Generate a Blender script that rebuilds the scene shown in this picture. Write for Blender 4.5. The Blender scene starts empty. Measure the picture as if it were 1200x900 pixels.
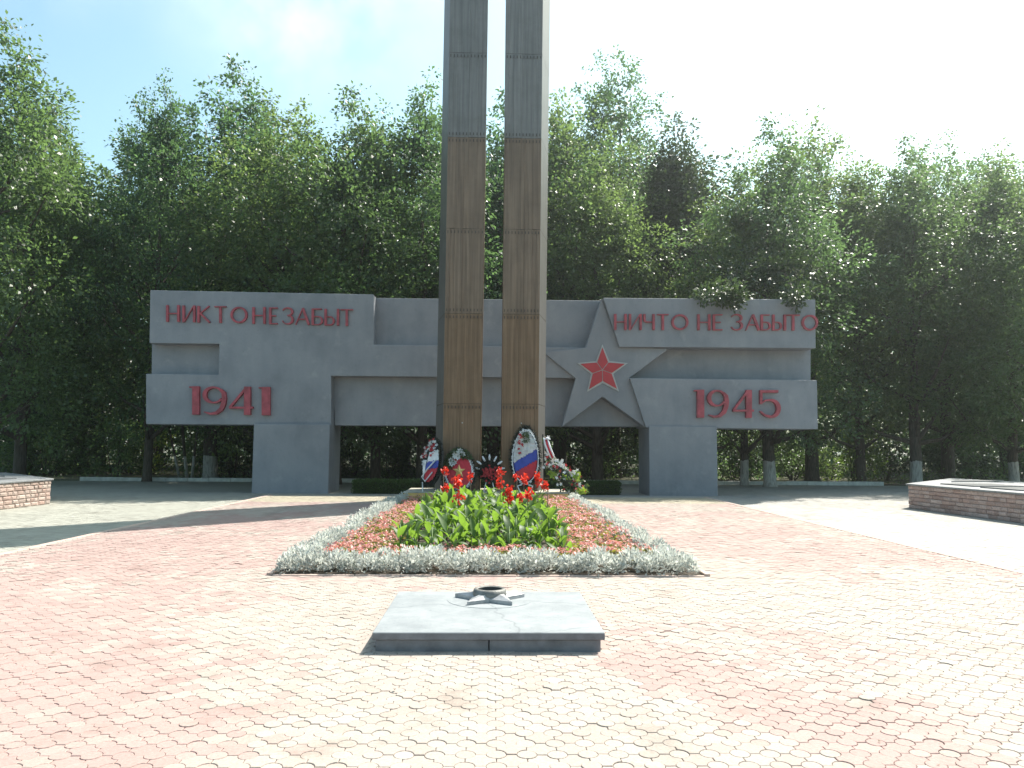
import bpy, bmesh, math, random
import numpy as np
from mathutils import Vector, Matrix

random.seed(7)
RNG = np.random.default_rng(7)
S = bpy.context.scene
C = S.collection
R = math.radians

# ---------------------------------------------------------------- camera
F_PX, CX, CY = 900.0, 600.0, 450.0            # focal length and centre in photograph pixels (1200x900)
CAM = Vector((0.04, 0.0, 1.6))
YAW, PITCH, ROLL = R(1.5), math.atan(73.2 / 900), R(0.42)
fwd = Vector((math.sin(YAW) * math.cos(PITCH), math.cos(YAW) * math.cos(PITCH), math.sin(PITCH)))
rt0 = fwd.cross(Vector((0, 0, 1))).normalized()
up0 = rt0.cross(fwd).normalized()
rt = rt0 * math.cos(ROLL) + up0 * math.sin(ROLL)
up = up0 * math.cos(ROLL) - rt0 * math.sin(ROLL)
cam_d = bpy.data.cameras.new('camera')
cam_d.sensor_width = 36.0
cam_d.lens = 36.0 * F_PX / 1200.0
cam_d.clip_start, cam_d.clip_end = 0.05, 3000
cam_o = bpy.data.objects.new('camera', cam_d)
C.objects.link(cam_o)
cam_o.matrix_world = Matrix(((rt.x, up.x, -fwd.x, CAM.x), (rt.y, up.y, -fwd.y, CAM.y),
                             (rt.z, up.z, -fwd.z, CAM.z), (0, 0, 0, 1)))
S.camera = cam_o

# ---------------------------------------------------------------- light
SUN_AZ, SUN_EL = R(44.5), R(50.5)               # behind the monument, to the right
world = bpy.data.worlds.new('World')
S.world = world
world.use_nodes = True
wn, wl = world.node_tree.nodes, world.node_tree.links
wn.clear()
w_out = wn.new('ShaderNodeOutputWorld')
w_bg = wn.new('ShaderNodeBackground')
w_sky = wn.new('ShaderNodeTexSky')
w_sky.sky_type = 'NISHITA'
w_sky.sun_disc = False
w_sky.sun_elevation = SUN_EL
w_sky.sun_rotation = SUN_AZ
w_sky.air_density = 1.0
w_sky.dust_density = 2.2
w_sky.ozone_density = 0.0
w_bg.inputs['Strength'].default_value = 0.115
w_wb = wn.new('ShaderNodeMix'); w_wb.data_type = 'RGBA'; w_wb.blend_type = 'MULTIPLY'; w_wb.inputs[0].default_value = 1.0
w_wb.inputs[7].default_value = (1.03, 1.25, 1.10, 1)          # the camera's white balance leans to cyan
wl.new(w_sky.outputs[0], w_wb.inputs[6])
w_tc = wn.new('ShaderNodeTexCoord')
w_nz = wn.new('ShaderNodeTexNoise'); w_nz.inputs['Scale'].default_value = 7.0; w_nz.inputs['Detail'].default_value = 6.0
wl.new(w_tc.outputs['Generated'], w_nz.inputs['Vector'])
w_prev = w_wb.outputs[2]
def sky_cloud(prev, az, el, size, amount):
    d = wn.new('ShaderNodeVectorMath'); d.operation = 'DISTANCE'
    wl.new(w_tc.outputs['Generated'], d.inputs[0])
    d.inputs[1].default_value = (math.sin(az) * math.cos(el), math.cos(az) * math.cos(el), math.sin(el))
    mr = wn.new('ShaderNodeMapRange'); mr.interpolation_type = 'SMOOTHSTEP'
    mr.inputs[1].default_value = size; mr.inputs[2].default_value = 0.0; mr.inputs[3].default_value = 0.0; mr.inputs[4].default_value = 1.0
    wl.new(d.outputs['Value'], mr.inputs[0])
    r = wn.new('ShaderNodeMapRange'); r.inputs[1].default_value = 0.38; r.inputs[2].default_value = 0.62
    wl.new(w_nz.outputs['Fac'], r.inputs[0])
    m = wn.new('ShaderNodeMath'); m.operation = 'MULTIPLY'; wl.new(mr.outputs[0], m.inputs[0]); wl.new(r.outputs[0], m.inputs[1])
    m2 = wn.new('ShaderNodeMath'); m2.operation = 'MULTIPLY'; wl.new(m.outputs[0], m2.inputs[0]); m2.inputs[1].default_value = amount
    x = wn.new('ShaderNodeMix'); x.data_type = 'RGBA'
    wl.new(m2.outputs[0], x.inputs[0]); wl.new(prev, x.inputs[6]); x.inputs[7].default_value = (6.5, 6.7, 6.8, 1)
    return x.outputs[2]
for az, el, size, amount in ((R(-31), R(32), 0.13, 0.9), (R(-14), R(32.5), 0.22, 0.8), (R(-62), R(38), 0.3, 0.6), (R(120), R(30), 0.35, 0.6), (R(-130), R(40), 0.4, 0.6)):
    w_prev = sky_cloud(w_prev, az, el, size, amount)
wl.new(w_prev, w_bg.inputs['Color'])
wl.new(w_bg.outputs[0], w_out.inputs['Surface'])
sun_d = bpy.data.lights.new('sun', 'SUN')
sun_d.energy = 5.0
sun_d.angle = R(0.53)
sun_d.color = (1.0, 0.95, 0.87)
sun_o = bpy.data.objects.new('sun', sun_d)
C.objects.link(sun_o)
SUN_DIR = Vector((math.sin(SUN_AZ) * math.cos(SUN_EL), math.cos(SUN_AZ) * math.cos(SUN_EL), math.sin(SUN_EL)))
sun_o.rotation_euler = SUN_DIR.to_track_quat('Z', 'Y').to_euler()
S.view_settings.view_transform = 'Standard'
S.view_settings.look = 'None'
S.view_settings.gamma = 1.0
S.view_settings.exposure = 1.0
S.render.engine = 'CYCLES'
S.cycles.max_bounces = 8
S.cycles.transparent_max_bounces = 4

# ---------------------------------------------------------------- helpers
def P(u, v, y):
    """point of the photograph pixel (u,v) on the vertical plane at distance y"""
    d = fwd * F_PX + rt * (u - CX) - up * (v - CY)
    t = (y - CAM.y) / d.y
    return CAM + d * t

def G(u, v, z=0.0):
    """point of the photograph pixel (u,v) on the level z"""
    d = fwd * F_PX + rt * (u - CX) - up * (v - CY)
    t = (z - CAM.z) / d.z
    return CAM + d * t

def px_of(p):
    d = Vector(p) - CAM
    k = F_PX / d.dot(fwd)
    return CX + d.dot(rt) * k, CY - d.dot(up) * k

def mesh_np(name, V, F, smooth=False):
    V = np.asarray(V, dtype=np.float32)
    F = np.asarray(F, dtype=np.int32)
    me = bpy.data.meshes.new(name)
    k = F.shape[1]
    me.vertices.add(len(V)); me.vertices.foreach_set('co', V.ravel())
    me.loops.add(F.size); me.loops.foreach_set('vertex_index', F.ravel())
    me.polygons.add(len(F))
    me.polygons.foreach_set('loop_start', np.arange(0, F.size, k, dtype=np.int32))
    me.polygons.foreach_set('loop_total', np.full(len(F), k, dtype=np.int32))
    if smooth:
        me.polygons.foreach_set('use_smooth', np.ones(len(F), dtype=bool))
    me.update(calc_edges=True)
    return me

def mesh_py(name, V, F, smooth=False):
    me = bpy.data.meshes.new(name)
    me.from_pydata([tuple(v) for v in V], [], [tuple(f) for f in F])
    if smooth:
        me.polygons.foreach_set('use_smooth', np.ones(len(me.polygons), dtype=bool))
    me.update()
    return me

class MB:
    """collects polygons of one mesh"""
    def __init__(self): self.V, self.F, self.M = [], [], []
    def add(self, V, F, m=0):
        n = len(self.V)
        self.V += [tuple(v) for v in V]
        self.F += [tuple(i + n for i in f) for f in F]
        self.M += [m] * len(F)
        return self
    def box(self, a, b, m=0):
        x0, y0, z0 = a; x1, y1, z1 = b
        return self.add([(x0, y0, z0), (x1, y0, z0), (x1, y1, z0), (x0, y1, z0), (x0, y0, z1), (x1, y0, z1), (x1, y1, z1), (x0, y1, z1)],
                        [(3, 2, 1, 0), (4, 5, 6, 7), (0, 1, 5, 4), (1, 2, 6, 5), (2, 3, 7, 6), (3, 0, 4, 7)], m)
    def prism_y(self, pts, y0, y1, m=0):
        """polygon of (x,z) points (any turn) from y0 (front) to y1 (back)"""
        a = sum(pts[i][0] * pts[(i + 1) % len(pts)][1] - pts[(i + 1) % len(pts)][0] * pts[i][1] for i in range(len(pts)))
        if a < 0: pts = pts[::-1]
        n = len(pts)
        V = [(p[0], y0, p[1]) for p in pts] + [(p[0], y1, p[1]) for p in pts]
        F = [tuple(range(n)), tuple(range(2 * n - 1, n - 1, -1))]
        F += [((i + 1) % n, i, n + i, n + (i + 1) % n) for i in range(n)]
        return self.add(V, F, m)
    def prism_z(self, pts, z0, z1, m=0):
        a = sum(pts[i][0] * pts[(i + 1) % len(pts)][1] - pts[(i + 1) % len(pts)][0] * pts[i][1] for i in range(len(pts)))
        if a < 0: pts = pts[::-1]
        n = len(pts)
        V = [(p[0], p[1], z0) for p in pts] + [(p[0], p[1], z1) for p in pts]
        F = [tuple(range(n - 1, -1, -1)), tuple(range(n, 2 * n))]
        F += [(i, (i + 1) % n, n + (i + 1) % n, n + i) for i in range(n)]
        return self.add(V, F, m)
    def tube(self, pts, rad, seg=8, m=0, cap=True):
        pts = [Vector(p) for p in pts]
        if not hasattr(rad, '__len__'): rad = [rad] * len(pts)
        V, F = [], []
        for i, p in enumerate(pts):
            t = (pts[min(i + 1, len(pts) - 1)] - pts[max(i - 1, 0)]).normalized()
            a = t.cross(Vector((0.13, 1, 0.07)))
            if a.length < 0.05: a = t.cross(Vector((1, 0, 0)))
            a.normalize(); b = t.cross(a)
            for k in range(seg):
                w = 2 * math.pi * k / seg
                V.append(p + (a * math.cos(w) + b * math.sin(w)) * rad[i])
        for i in range(len(pts) - 1):
            for k in range(seg):
                k2 = (k + 1) % seg
                F.append((i * seg + k, i * seg + k2, (i + 1) * seg + k2, (i + 1) * seg + k))
        if cap:
            F.append(tuple(range(seg - 1, -1, -1)))
            F.append(tuple((len(pts) - 1) * seg + k for k in range(seg)))
        return self.add(V, F, m)
    def shift(self, o):
        self.V = [(v[0] - o[0], v[1] - o[1], v[2] - o[2]) for v in self.V]; return self

def link(name, me, mats, parent=None):
    o = bpy.data.objects.new(name, me)
    C.objects.link(o)
    if mats is not None and not me.materials:
        for m in (mats if isinstance(mats, (list, tuple)) else [mats]): me.materials.append(m)
    if parent: o.parent = parent
    return o

def part(name, mb, mats, parent=None, smooth=False, bevel=0.0, local=False):
    """one mesh object; vertices are in the world unless local, and are moved into the parent's frame"""
    if parent is not None and not local:
        o = parent; off = Vector((0, 0, 0))
        while o: off += o.location; o = o.parent
        mb.shift(off)
    me = mesh_py(name, mb.V, mb.F, smooth)
    if len(set(mb.M)) > 1: me.polygons.foreach_set('material_index', mb.M)
    if bevel:
        bm = bmesh.new(); bm.from_mesh(me)
        ed = [e for e in bm.edges if len(e.link_faces) == 2 and e.calc_face_angle(0) > 0.6]
        bmesh.ops.bevel(bm, geom=ed, offset=bevel, segments=1, affect='EDGES', clamp_overlap=True)
        bm.to_mesh(me); bm.free()
    return link(name, me, mats, parent)

def tag(o, label, cat, group=None):
    o['label'] = label; o['category'] = cat
    if group: o['group'] = group
    return o

def thing(name, label, cat, loc=(0, 0, 0), group=None):
    o = bpy.data.objects.new(name, None)
    o.empty_display_size = 0.2
    C.objects.link(o); o.location = loc
    return tag(o, label, cat, group)

def dup(root, loc, rotz=0.0, scale=(1, 1, 1), label=None, group=None):
    kids = list(root.children)
    r = root.copy(); C.objects.link(r); r.location = loc; r.rotation_euler = (0, 0, rotz); r.scale = scale
    if label: r['label'] = label
    if group: r['group'] = group
    for ch in kids:
        c = ch.copy(); C.objects.link(c); c.parent = r
        for g in ch.children:
            d = g.copy(); C.objects.link(d); d.parent = c
    return r

# ---------------------------------------------------------------- materials
def new_mat(name):
    m = bpy.data.materials.new(name); m.use_nodes = True
    nt = m.node_tree
    return m, nt.nodes, nt.links, nt.nodes['Principled BSDF']

def nz(n, l, scale, detail=4, coord=None, rough=0.55):
    t = n.new('ShaderNodeTexNoise'); t.inputs['Scale'].default_value = scale
    t.inputs['Detail'].default_value = detail; t.inputs['Roughness'].default_value = rough
    if coord is not None: l.new(coord, t.inputs['Vector'])
    return t.outputs['Fac']

def ramp(n, l, fac, stops):
    r = n.new('ShaderNodeValToRGB')
    e = r.color_ramp.elements
    while len(e) < len(stops): e.new(0.5)
    for i, (p, c) in enumerate(stops):
        e[i].position = p; e[i].color = (*c, 1) if len(c) == 3 else c
    l.new(fac, r.inputs['Fac'])
    return r.outputs['Color']

def mixc(n, l, a, b, fac, mode='MIX'):
    m = n.new('ShaderNodeMix'); m.data_type = 'RGBA'; m.blend_type = mode
    for sock, v in ((m.inputs[6], a), (m.inputs[7], b), (m.inputs[0], fac)):
        if isinstance(v, (int, float)): sock.default_value = v
        elif isinstance(v, tuple): sock.default_value = (*v, 1)
        else: l.new(v, sock)
    return m.outputs[2]

def bump(n, l, h, bsdf, strength=0.3, dist=0.01):
    b = n.new('ShaderNodeBump'); b.inputs['Strength'].default_value = strength; b.inputs['Distance'].default_value = dist
    l.new(h, b.inputs['Height']); l.new(b.outputs[0], bsdf.inputs['Normal'])

def wpos(n): return n.new('ShaderNodeNewGeometry').outputs['Position']

def plain(name, col, rough=0.7, var=0.25, scale=6.0, metal=0.0, bmp=0.15, bscale=None, spec=0.4):
    m, n, l, b = new_mat(name)
    p = wpos(n)
    f = nz(n, l, scale, 5, p)
    lo = tuple(c * (1 - var) for c in col); hi = tuple(min(1, c * (1 + var)) for c in col)
    l.new(ramp(n, l, f, [(0.3, lo), (0.7, hi)]), b.inputs['Base Color'])
    b.inputs['Roughness'].default_value = rough; b.inputs['Metallic'].default_value = metal
    b.inputs['Specular IOR Level'].default_value = spec
    if bmp: bump(n, l, nz(n, l, bscale or scale * 8, 3, p), b, bmp)
    return m

def mat_paint():
    """weathered grey blue paint on concrete, with blotches and run marks"""
    m, n, l, b = new_mat('grey_painted_concrete')
    p = wpos(n)
    big = nz(n, l, 0.7, 5, p)
    mp = n.new('ShaderNodeMapping'); mp.inputs['Scale'].default_value = (1.6, 1.6, 0.45); l.new(p, mp.inputs['Vector'])
    run = nz(n, l, 2.0, 5, mp.outputs[0])
    c = ramp(n, l, big, [(0.28, (0.178, 0.186, 0.208)), (0.5, (0.226, 0.234, 0.258)), (0.62, (0.240, 0.246, 0.268)), (0.76, (0.290, 0.293, 0.310))])
    c = mixc(n, l, c, ramp(n, l, run, [(0.33, (0.72, 0.74, 0.76)), (0.60, (1, 1, 1))]), 0.32, 'MULTIPLY')
    c = mixc(n, l, c, (0.34, 0.345, 0.35), ramp(n, l, nz(n, l, 1.9, 7, p, 0.68), [(0.58, (0, 0, 0)), (0.72, (0.38,) * 3)]))
    sp = nz(n, l, 11, 6, p, 0.7)
    c = mixc(n, l, c, ramp(n, l, sp, [(0.30, (0.75, 0.75, 0.75)), (0.42, (1, 1, 1))]), 0.6, 'MULTIPLY')
    l.new(c, b.inputs['Base Color']); b.inputs['Roughness'].default_value = 0.62
    bump(n, l, nz(n, l, 9, 6, p), b, 0.35, 0.02)
    return m

def mat_leaf(name, dark, light, trans, rough=0.42, tmix=0.38, patch=0.35, spec=0.5):
    m, n, l, b = new_mat(name)
    g = n.new('ShaderNodeNewGeometry')
    oi = n.new('ShaderNodeObjectInfo')
    rnd = g.outputs['Random Per Island']
    f = nz(n, l, patch, 3, g.outputs['Position'])
    mx = n.new('ShaderNodeMath'); mx.operation = 'MULTIPLY_ADD'
    l.new(rnd, mx.inputs[0]); mx.inputs[1].default_value = 0.5; l.new(f, mx.inputs[2])
    m2 = n.new('ShaderNodeMath'); m2.operation = 'MULTIPLY_ADD'
    l.new(oi.outputs['Random'], m2.inputs[0]); m2.inputs[1].default_value = 0.25; l.new(mx.outputs[0], m2.inputs[2])
    col = ramp(n, l, m2.outputs[0], [(0.55, dark), (1.15 / 1.2, light)])
    hue = ramp(n, l, oi.outputs['Random'], [(0.0, (0.80, 1.0, 1.12)), (0.5, (1.0, 1.0, 1.0)), (1.0, (1.10, 1.03, 0.90))])
    hv = 0.8 if name.startswith('leaf_') else 0.0
    col = mixc(n, l, col, hue, hv, 'MULTIPLY')
    l.new(col, b.inputs['Base Color']); b.inputs['Roughness'].default_value = rough
    b.inputs['Specular IOR Level'].default_value = spec
    t = n.new('ShaderNodeBsdfTranslucent')
    tc = ramp(n, l, m2.outputs[0], [(0.5, tuple(c * 0.65 for c in trans)), (1.0, trans)])
    tc = mixc(n, l, tc, hue, hv, 'MULTIPLY')
    l.new(tc, t.inputs['Color'])
    ms = n.new('ShaderNodeMixShader'); ms.inputs[0].default_value = tmix
    l.new(b.outputs[0], ms.inputs[1]); l.new(t.outputs[0], ms.inputs[2])
    l.new(ms.outputs[0], n['Material Output'].inputs['Surface'])
    return m

def mat_bark(limed=True):
    """bark, limewashed up to about a metre"""
    m, n, l, b = new_mat('limed_bark' if limed else 'bark')
    g = n.new('ShaderNodeNewGeometry')
    mp = n.new('ShaderNodeMapping'); mp.inputs['Scale'].default_value = (9, 9, 1.6); l.new(g.outputs['Position'], mp.inputs['Vector'])
    f = nz(n, l, 2.0, 5, mp.outputs[0])
    bark = ramp(n, l, f, [(0.3, (0.035, 0.028, 0.022)), (0.7, (0.11, 0.09, 0.07))])
    lime = ramp(n, l, f, [(0.32, (0.20, 0.195, 0.18)), (0.6, (0.44, 0.43, 0.41))])
    sx = n.new('ShaderNodeSeparateXYZ'); l.new(g.outputs['Position'], sx.inputs[0])
    wob = n.new('ShaderNodeMath'); wob.operation = 'MULTIPLY_ADD'
    l.new(nz(n, l, 5, 2, g.outputs['Position']), wob.inputs[0]); wob.inputs[1].default_value = 0.25; l.new(sx.outputs[2], wob.inputs[2])
    st = n.new('ShaderNodeMath'); st.operation = 'LESS_THAN'; l.new(wob.outputs[0], st.inputs[0]); st.inputs[1].default_value = 1.15 if limed else -9
    l.new(mixc(n, l, bark, lime, st.outputs[0]), b.inputs['Base Color'])
    b.inputs['Roughness'].default_value = 0.9
    bump(n, l, f, b, 0.7, 0.03)
    return m

def mat_tinted(name, source, rough=0.85, grain=55, var=0.16, speck=True):
    """a stone whose own colour comes from the object colour ('object') or the face colour ('tone')"""
    m, n, l, b = new_mat(name)
    if source == 'object':
        c = n.new('ShaderNodeObjectInfo').outputs['Color']
    else:
        a = n.new('ShaderNodeAttribute'); a.attribute_name = source; c = a.outputs['Color']
    p = wpos(n)
    f = nz(n, l, grain, 4, p)
    c = mixc(n, l, c, ramp(n, l, f, [(0.3, (1 - var,) * 3), (0.7, (1 + var * 0.3,) * 3)]), 1.0, 'MULTIPLY')
    if speck:
        d = nz(n, l, 1.7, 6, p, 0.7)
        c = mixc(n, l, c, ramp(n, l, d, [(0.30, (0.72, 0.70, 0.68)), (0.46, (1, 1, 1))]), 0.8, 'MULTIPLY')
    l.new(c, b.inputs['Base Color']); b.inputs['Roughness'].default_value = rough
    b.inputs['Specular IOR Level'].default_value = 0.25
    bump(n, l, f, b, 0.3, 0.004)
    return m

def mat_slab():
    m, n, l, b = new_mat('pale_worn_granite')
    p = wpos(n)
    c = ramp(n, l, nz(n, l, 3.2, 6, p, 0.65), [(0.3, (0.195, 0.210, 0.222)), (0.5, (0.250, 0.266, 0.276)), (0.7, (0.315, 0.328, 0.336))])
    c = mixc(n, l, c, ramp(n, l, nz(n, l, 26, 5, p, 0.75), [(0.30, (0.55, 0.56, 0.58)), (0.43, (1, 1, 1))]), 0.75, 'MULTIPLY')
    v = n.new('ShaderNodeTexVoronoi'); v.feature = 'DISTANCE_TO_EDGE'; v.inputs['Scale'].default_value = 1.1
    wv = n.new('ShaderNodeMix'); wv.data_type = 'RGBA'; wv.inputs[0].default_value = 0.25
    tn = n.new('ShaderNodeTexNoise'); tn.inputs['Scale'].default_value = 3; tn.inputs['Detail'].default_value = 5; l.new(p, tn.inputs['Vector'])
    l.new(p, wv.inputs[6]); l.new(tn.outputs['Color'], wv.inputs[7]); l.new(wv.outputs[2], v.inputs['Vector'])
    c = mixc(n, l, c, ramp(n, l, v.outputs['Distance'], [(0.0, (0.45, 0.46, 0.48)), (0.012, (1, 1, 1))]), 0.55, 'MULTIPLY')
    l.new(c, b.inputs['Base Color']); b.inputs['Roughness'].default_value = 0.6
    bump(n, l, nz(n, l, 45, 4, p), b, 0.25, 0.004)
    return m

M = {}
M['paint'] = mat_paint()
M['letter_red'] = plain('faded_red_paint', (0.33, 0.062, 0.080), 0.55, 0.34, 4, bmp=0.15)
M['star_red'] = plain('red_enamel', (0.42, 0.035, 0.045), 0.4, 0.12, 4, bmp=0.05)
M['trim'] = plain('grey_trim_metal', (0.42, 0.43, 0.43), 0.45, 0.1, 8, bmp=0.0)
M['paver_single'] = mat_tinted('paver_concrete_single', 'object')
M['paver_field'] = mat_tinted('paver_concrete_field', 'tone')
M['brick'] = mat_tinted('split_stone_block', 'object', 0.9, 30, 0.3, False)
M['joint'] = plain('joint_sand', (0.32, 0.275, 0.24), 0.95, 0.2, 20)
M['mortar'] = plain('mortar', (0.17, 0.15, 0.14), 0.95, 0.2, 20)
M['granite'] = plain('grey_granite', (0.20, 0.205, 0.21), 0.55, 0.22, 14, bscale=60, bmp=0.12)
M['slab_stone'] = mat_slab()
M['slab_side'] = plain('dark_granite', (0.15, 0.155, 0.17), 0.6, 0.25, 9, bscale=50, bmp=0.2)
M['plaque'] = plain('dark_plaque', (0.10, 0.105, 0.11), 0.35, 0.2, 9, bmp=0.05)
M['cast'] = plain('silvered_cast_iron', (0.34, 0.34, 0.35), 0.42, 0.25, 12, metal=0.3, bmp=0.2)
M['burnt'] = plain('heat_stained_iron', (0.17, 0.165, 0.155), 0.55, 0.45, 9, metal=0.2, bmp=0.3)
M['soot'] = plain('sooty_iron', (0.05, 0.048, 0.045), 0.8, 0.3, 14)
M['ochre'] = plain('ochre_painted_plinth', (0.72, 0.47, 0.16), 0.75, 0.16, 4)
M['plinth_top'] = plain('plinth_top_concrete', (0.40, 0.37, 0.30), 0.85, 0.2, 5)
M['kerb'] = plain('limewashed_kerb', (0.55, 0.55, 0.52), 0.85, 0.18, 4)
M['soil'] = plain('dark_soil', (0.055, 0.042, 0.03), 0.95, 0.4, 12, bmp=0.6)
M['bark'] = mat_bark()
M['bark_plain'] = mat_bark(False)
M['leaf_oak'] = mat_leaf('leaf_oak', (0.026, 0.046, 0.026), (0.060, 0.092, 0.040), (0.20, 0.34, 0.10), tmix=0.38)
M['leaf_ash'] = mat_leaf('leaf_ash', (0.034, 0.058, 0.028), (0.080, 0.115, 0.046), (0.25, 0.39, 0.11), tmix=0.38)
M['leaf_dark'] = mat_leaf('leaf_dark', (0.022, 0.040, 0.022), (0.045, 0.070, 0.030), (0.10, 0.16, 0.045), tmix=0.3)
M['leaf_bright'] = mat_leaf('leaf_bright', (0.07, 0.11, 0.025), (0.13, 0.18, 0.04), (0.34, 0.46, 0.06))
M['canna'] = mat_leaf('canna_leaf', (0.030, 0.070, 0.022), (0.075, 0.14, 0.038), (0.27, 0.46, 0.05), rough=0.5, tmix=0.42, spec=0.3, patch=2.0)
M['hedge'] = mat_leaf('hedge_leaf', (0.035, 0.065, 0.02), (0.07, 0.12, 0.03), (0.14, 0.22, 0.05))
M['silver'] = mat_leaf('silver_leaf', (0.36, 0.38, 0.35), (0.72, 0.74, 0.70), (0.66, 0.68, 0.62), rough=0.8, tmix=0.40, patch=3.0, spec=0.2)
M['begonia_leaf'] = mat_leaf('begonia_leaf', (0.085, 0.085, 0.02), (0.19, 0.19, 0.045), (0.40, 0.38, 0.06), patch=4.0)
M['begonia_red'] = mat_leaf('begonia_flower', (0.40, 0.06, 0.06), (0.72, 0.40, 0.37), (0.66, 0.24, 0.20), rough=0.5, patch=6.0)
M['canna_red'] = mat_leaf('canna_flower', (0.60, 0.015, 0.012), (0.80, 0.06, 0.03), (0.80, 0.06, 0.03), rough=0.45, patch=6.0)
M['lime_leaf'] = mat_leaf('lime_leaf', (0.20, 0.32, 0.03), (0.34, 0.46, 0.06), (0.45, 0.60, 0.06), patch=4.0)
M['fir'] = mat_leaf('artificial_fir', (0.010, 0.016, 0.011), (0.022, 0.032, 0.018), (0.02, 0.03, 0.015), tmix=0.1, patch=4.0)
M['white_petal'] = mat_leaf('white_petal', (0.60, 0.60, 0.58), (0.80, 0.80, 0.78), (0.6, 0.6, 0.56), rough=0.6, tmix=0.2, patch=5.0)
M['red_petal'] = mat_leaf('red_petal', (0.42, 0.02, 0.03), (0.60, 0.05, 0.06), (0.5, 0.04, 0.04), rough=0.6, tmix=0.2, patch=5.0)
M['cloth_white'] = plain('white_cloth', (0.74, 0.75, 0.78), 0.7, 0.08, 9)
M['cloth_blue'] = plain('blue_cloth', (0.045, 0.075, 0.36), 0.7, 0.12, 9)
M['cloth_red'] = plain('red_cloth', (0.50, 0.025, 0.045), 0.6, 0.12, 9)
M['gold'] = plain('gold_plastic', (0.72, 0.52, 0.20), 0.4, 0.12, 9, metal=0.3)
M['black'] = plain('black_plastic', (0.016, 0.016, 0.017), 0.6, 0.2, 9)
M['wire'] = plain('white_wire', (0.70, 0.70, 0.68), 0.5, 0.1, 9)
M['stem'] = plain('brown_stem', (0.14, 0.10, 0.06), 0.7, 0.3, 9)
M['green_stem'] = plain('green_stem', (0.10, 0.17, 0.05), 0.6, 0.2, 9)

def mat_cladding(kind):
    m, n, l, b = new_mat(kind + '_sheet_cladding')
    g = n.new('ShaderNodeNewGeometry')
    mp = n.new('ShaderNodeMapping'); mp.inputs['Scale'].default_value = (7, 7, 0.22); l.new(g.outputs['Position'], mp.inputs['Vector'])
    f = nz(n, l, 2.2, 5, mp.outputs[0])
    c = ramp(n, l, f, [(0.30, (0.126, 0.075, 0.042)), (0.50, (0.178, 0.108, 0.062)), (0.72, (0.242, 0.152, 0.092))])
    grey = ramp(n, l, f, [(0.30, (0.140, 0.136, 0.134)), (0.72, (0.225, 0.216, 0.208))])
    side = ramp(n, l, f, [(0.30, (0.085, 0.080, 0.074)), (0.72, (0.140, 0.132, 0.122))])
    half = mixc(n, l, c, grey, 0.2)
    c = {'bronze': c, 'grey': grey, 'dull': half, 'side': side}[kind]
    # dust and stains of the weather
    c = mixc(n, l, c, ramp(n, l, nz(n, l, 1.1, 6, g.outputs['Position'], 0.7), [(0.32, (0.78, 0.77, 0.75)), (0.55, (1, 1, 1))]), 0.8, 'MULTIPLY')
    l.new(c, b.inputs['Base Color']); b.inputs['Metallic'].default_value = 0.25
    b.inputs['Roughness'].default_value = 0.5
    bump(n, l, nz(n, l, 3, 4, g.outputs['Position']), b, 0.15, 0.03)
    return m
M['cladding'] = [mat_cladding(k) for k in ('bronze', 'dull', 'grey')]
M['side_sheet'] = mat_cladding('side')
M['rivet'] = plain('dark_rivet', (0.05, 0.038, 0.030), 0.5, 0.2, 9)

def mat_ground():
    m, n, l, b = new_mat('forest_floor')
    p = wpos(n)
    f = nz(n, l, 0.9, 6, p); f2 = nz(n, l, 9, 5, p)
    c = ramp(n, l, f, [(0.35, (0.075, 0.062, 0.042)), (0.5, (0.055, 0.070, 0.028)), (0.65, (0.12, 0.10, 0.065))])
    c = mixc(n, l, c, ramp(n, l, f2, [(0.3, (0.55, 0.55, 0.5)), (0.7, (1.2, 1.2, 1.15))]), 1.0, 'MULTIPLY')
    l.new(c, b.inputs['Base Color']); b.inputs['Roughness'].default_value = 0.95
    bump(n, l, f2, b, 0.6, 0.05)
    return m
M['ground'] = mat_ground()

# ---------------------------------------------------------------- ground
LOW = -0.13          # the outer paving lies a step below the plaza
HALF = 7.0           # half width of the raised plaza
YEND = 24.9          # its far edge
g = MB(); g.add([(-400, -60, LOW - 0.06), (400, -60, LOW - 0.06), (400, 700, LOW - 0.06), (-400, 700, LOW - 0.06)], [(0, 1, 2, 3)])
gr = part('ground', g, M['ground']); gr['kind'] = 'structure'

def vnoise(x, y, seed):
    r = np.random.default_rng(seed).random((256, 256))
    xi = np.floor(x).astype(int); yi = np.floor(y).astype(int)
    fx = x - xi; fy = y - yi
    fx = fx * fx * (3 - 2 * fx); fy = fy * fy * (3 - 2 * fy)
    a = r[xi % 256, yi % 256]; b = r[(xi + 1) % 256, yi % 256]; c = r[xi % 256, (yi + 1) % 256]; d = r[(xi + 1) % 256, (yi + 1) % 256]
    return (a * (1 - fx) + b * fx) * (1 - fy) + (c * (1 - fx) + d * fx) * fy

PINK = np.array((0.375, 0.272, 0.243)); PINK2 = np.array((0.368, 0.256, 0.232)); CREAM = np.array((0.378, 0.312, 0.272)); CREAM2 = np.array((0.385, 0.338, 0.298))

def blob(x, y, cx, cy, rx, ry, a=0.0):
    ca, sa = math.cos(a), math.sin(a)
    u = ((x - cx) * ca + (y - cy) * sa) / rx; v = (-(x - cx) * sa + (y - cy) * ca) / ry
    return np.exp(-(u * u + v * v))

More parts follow.
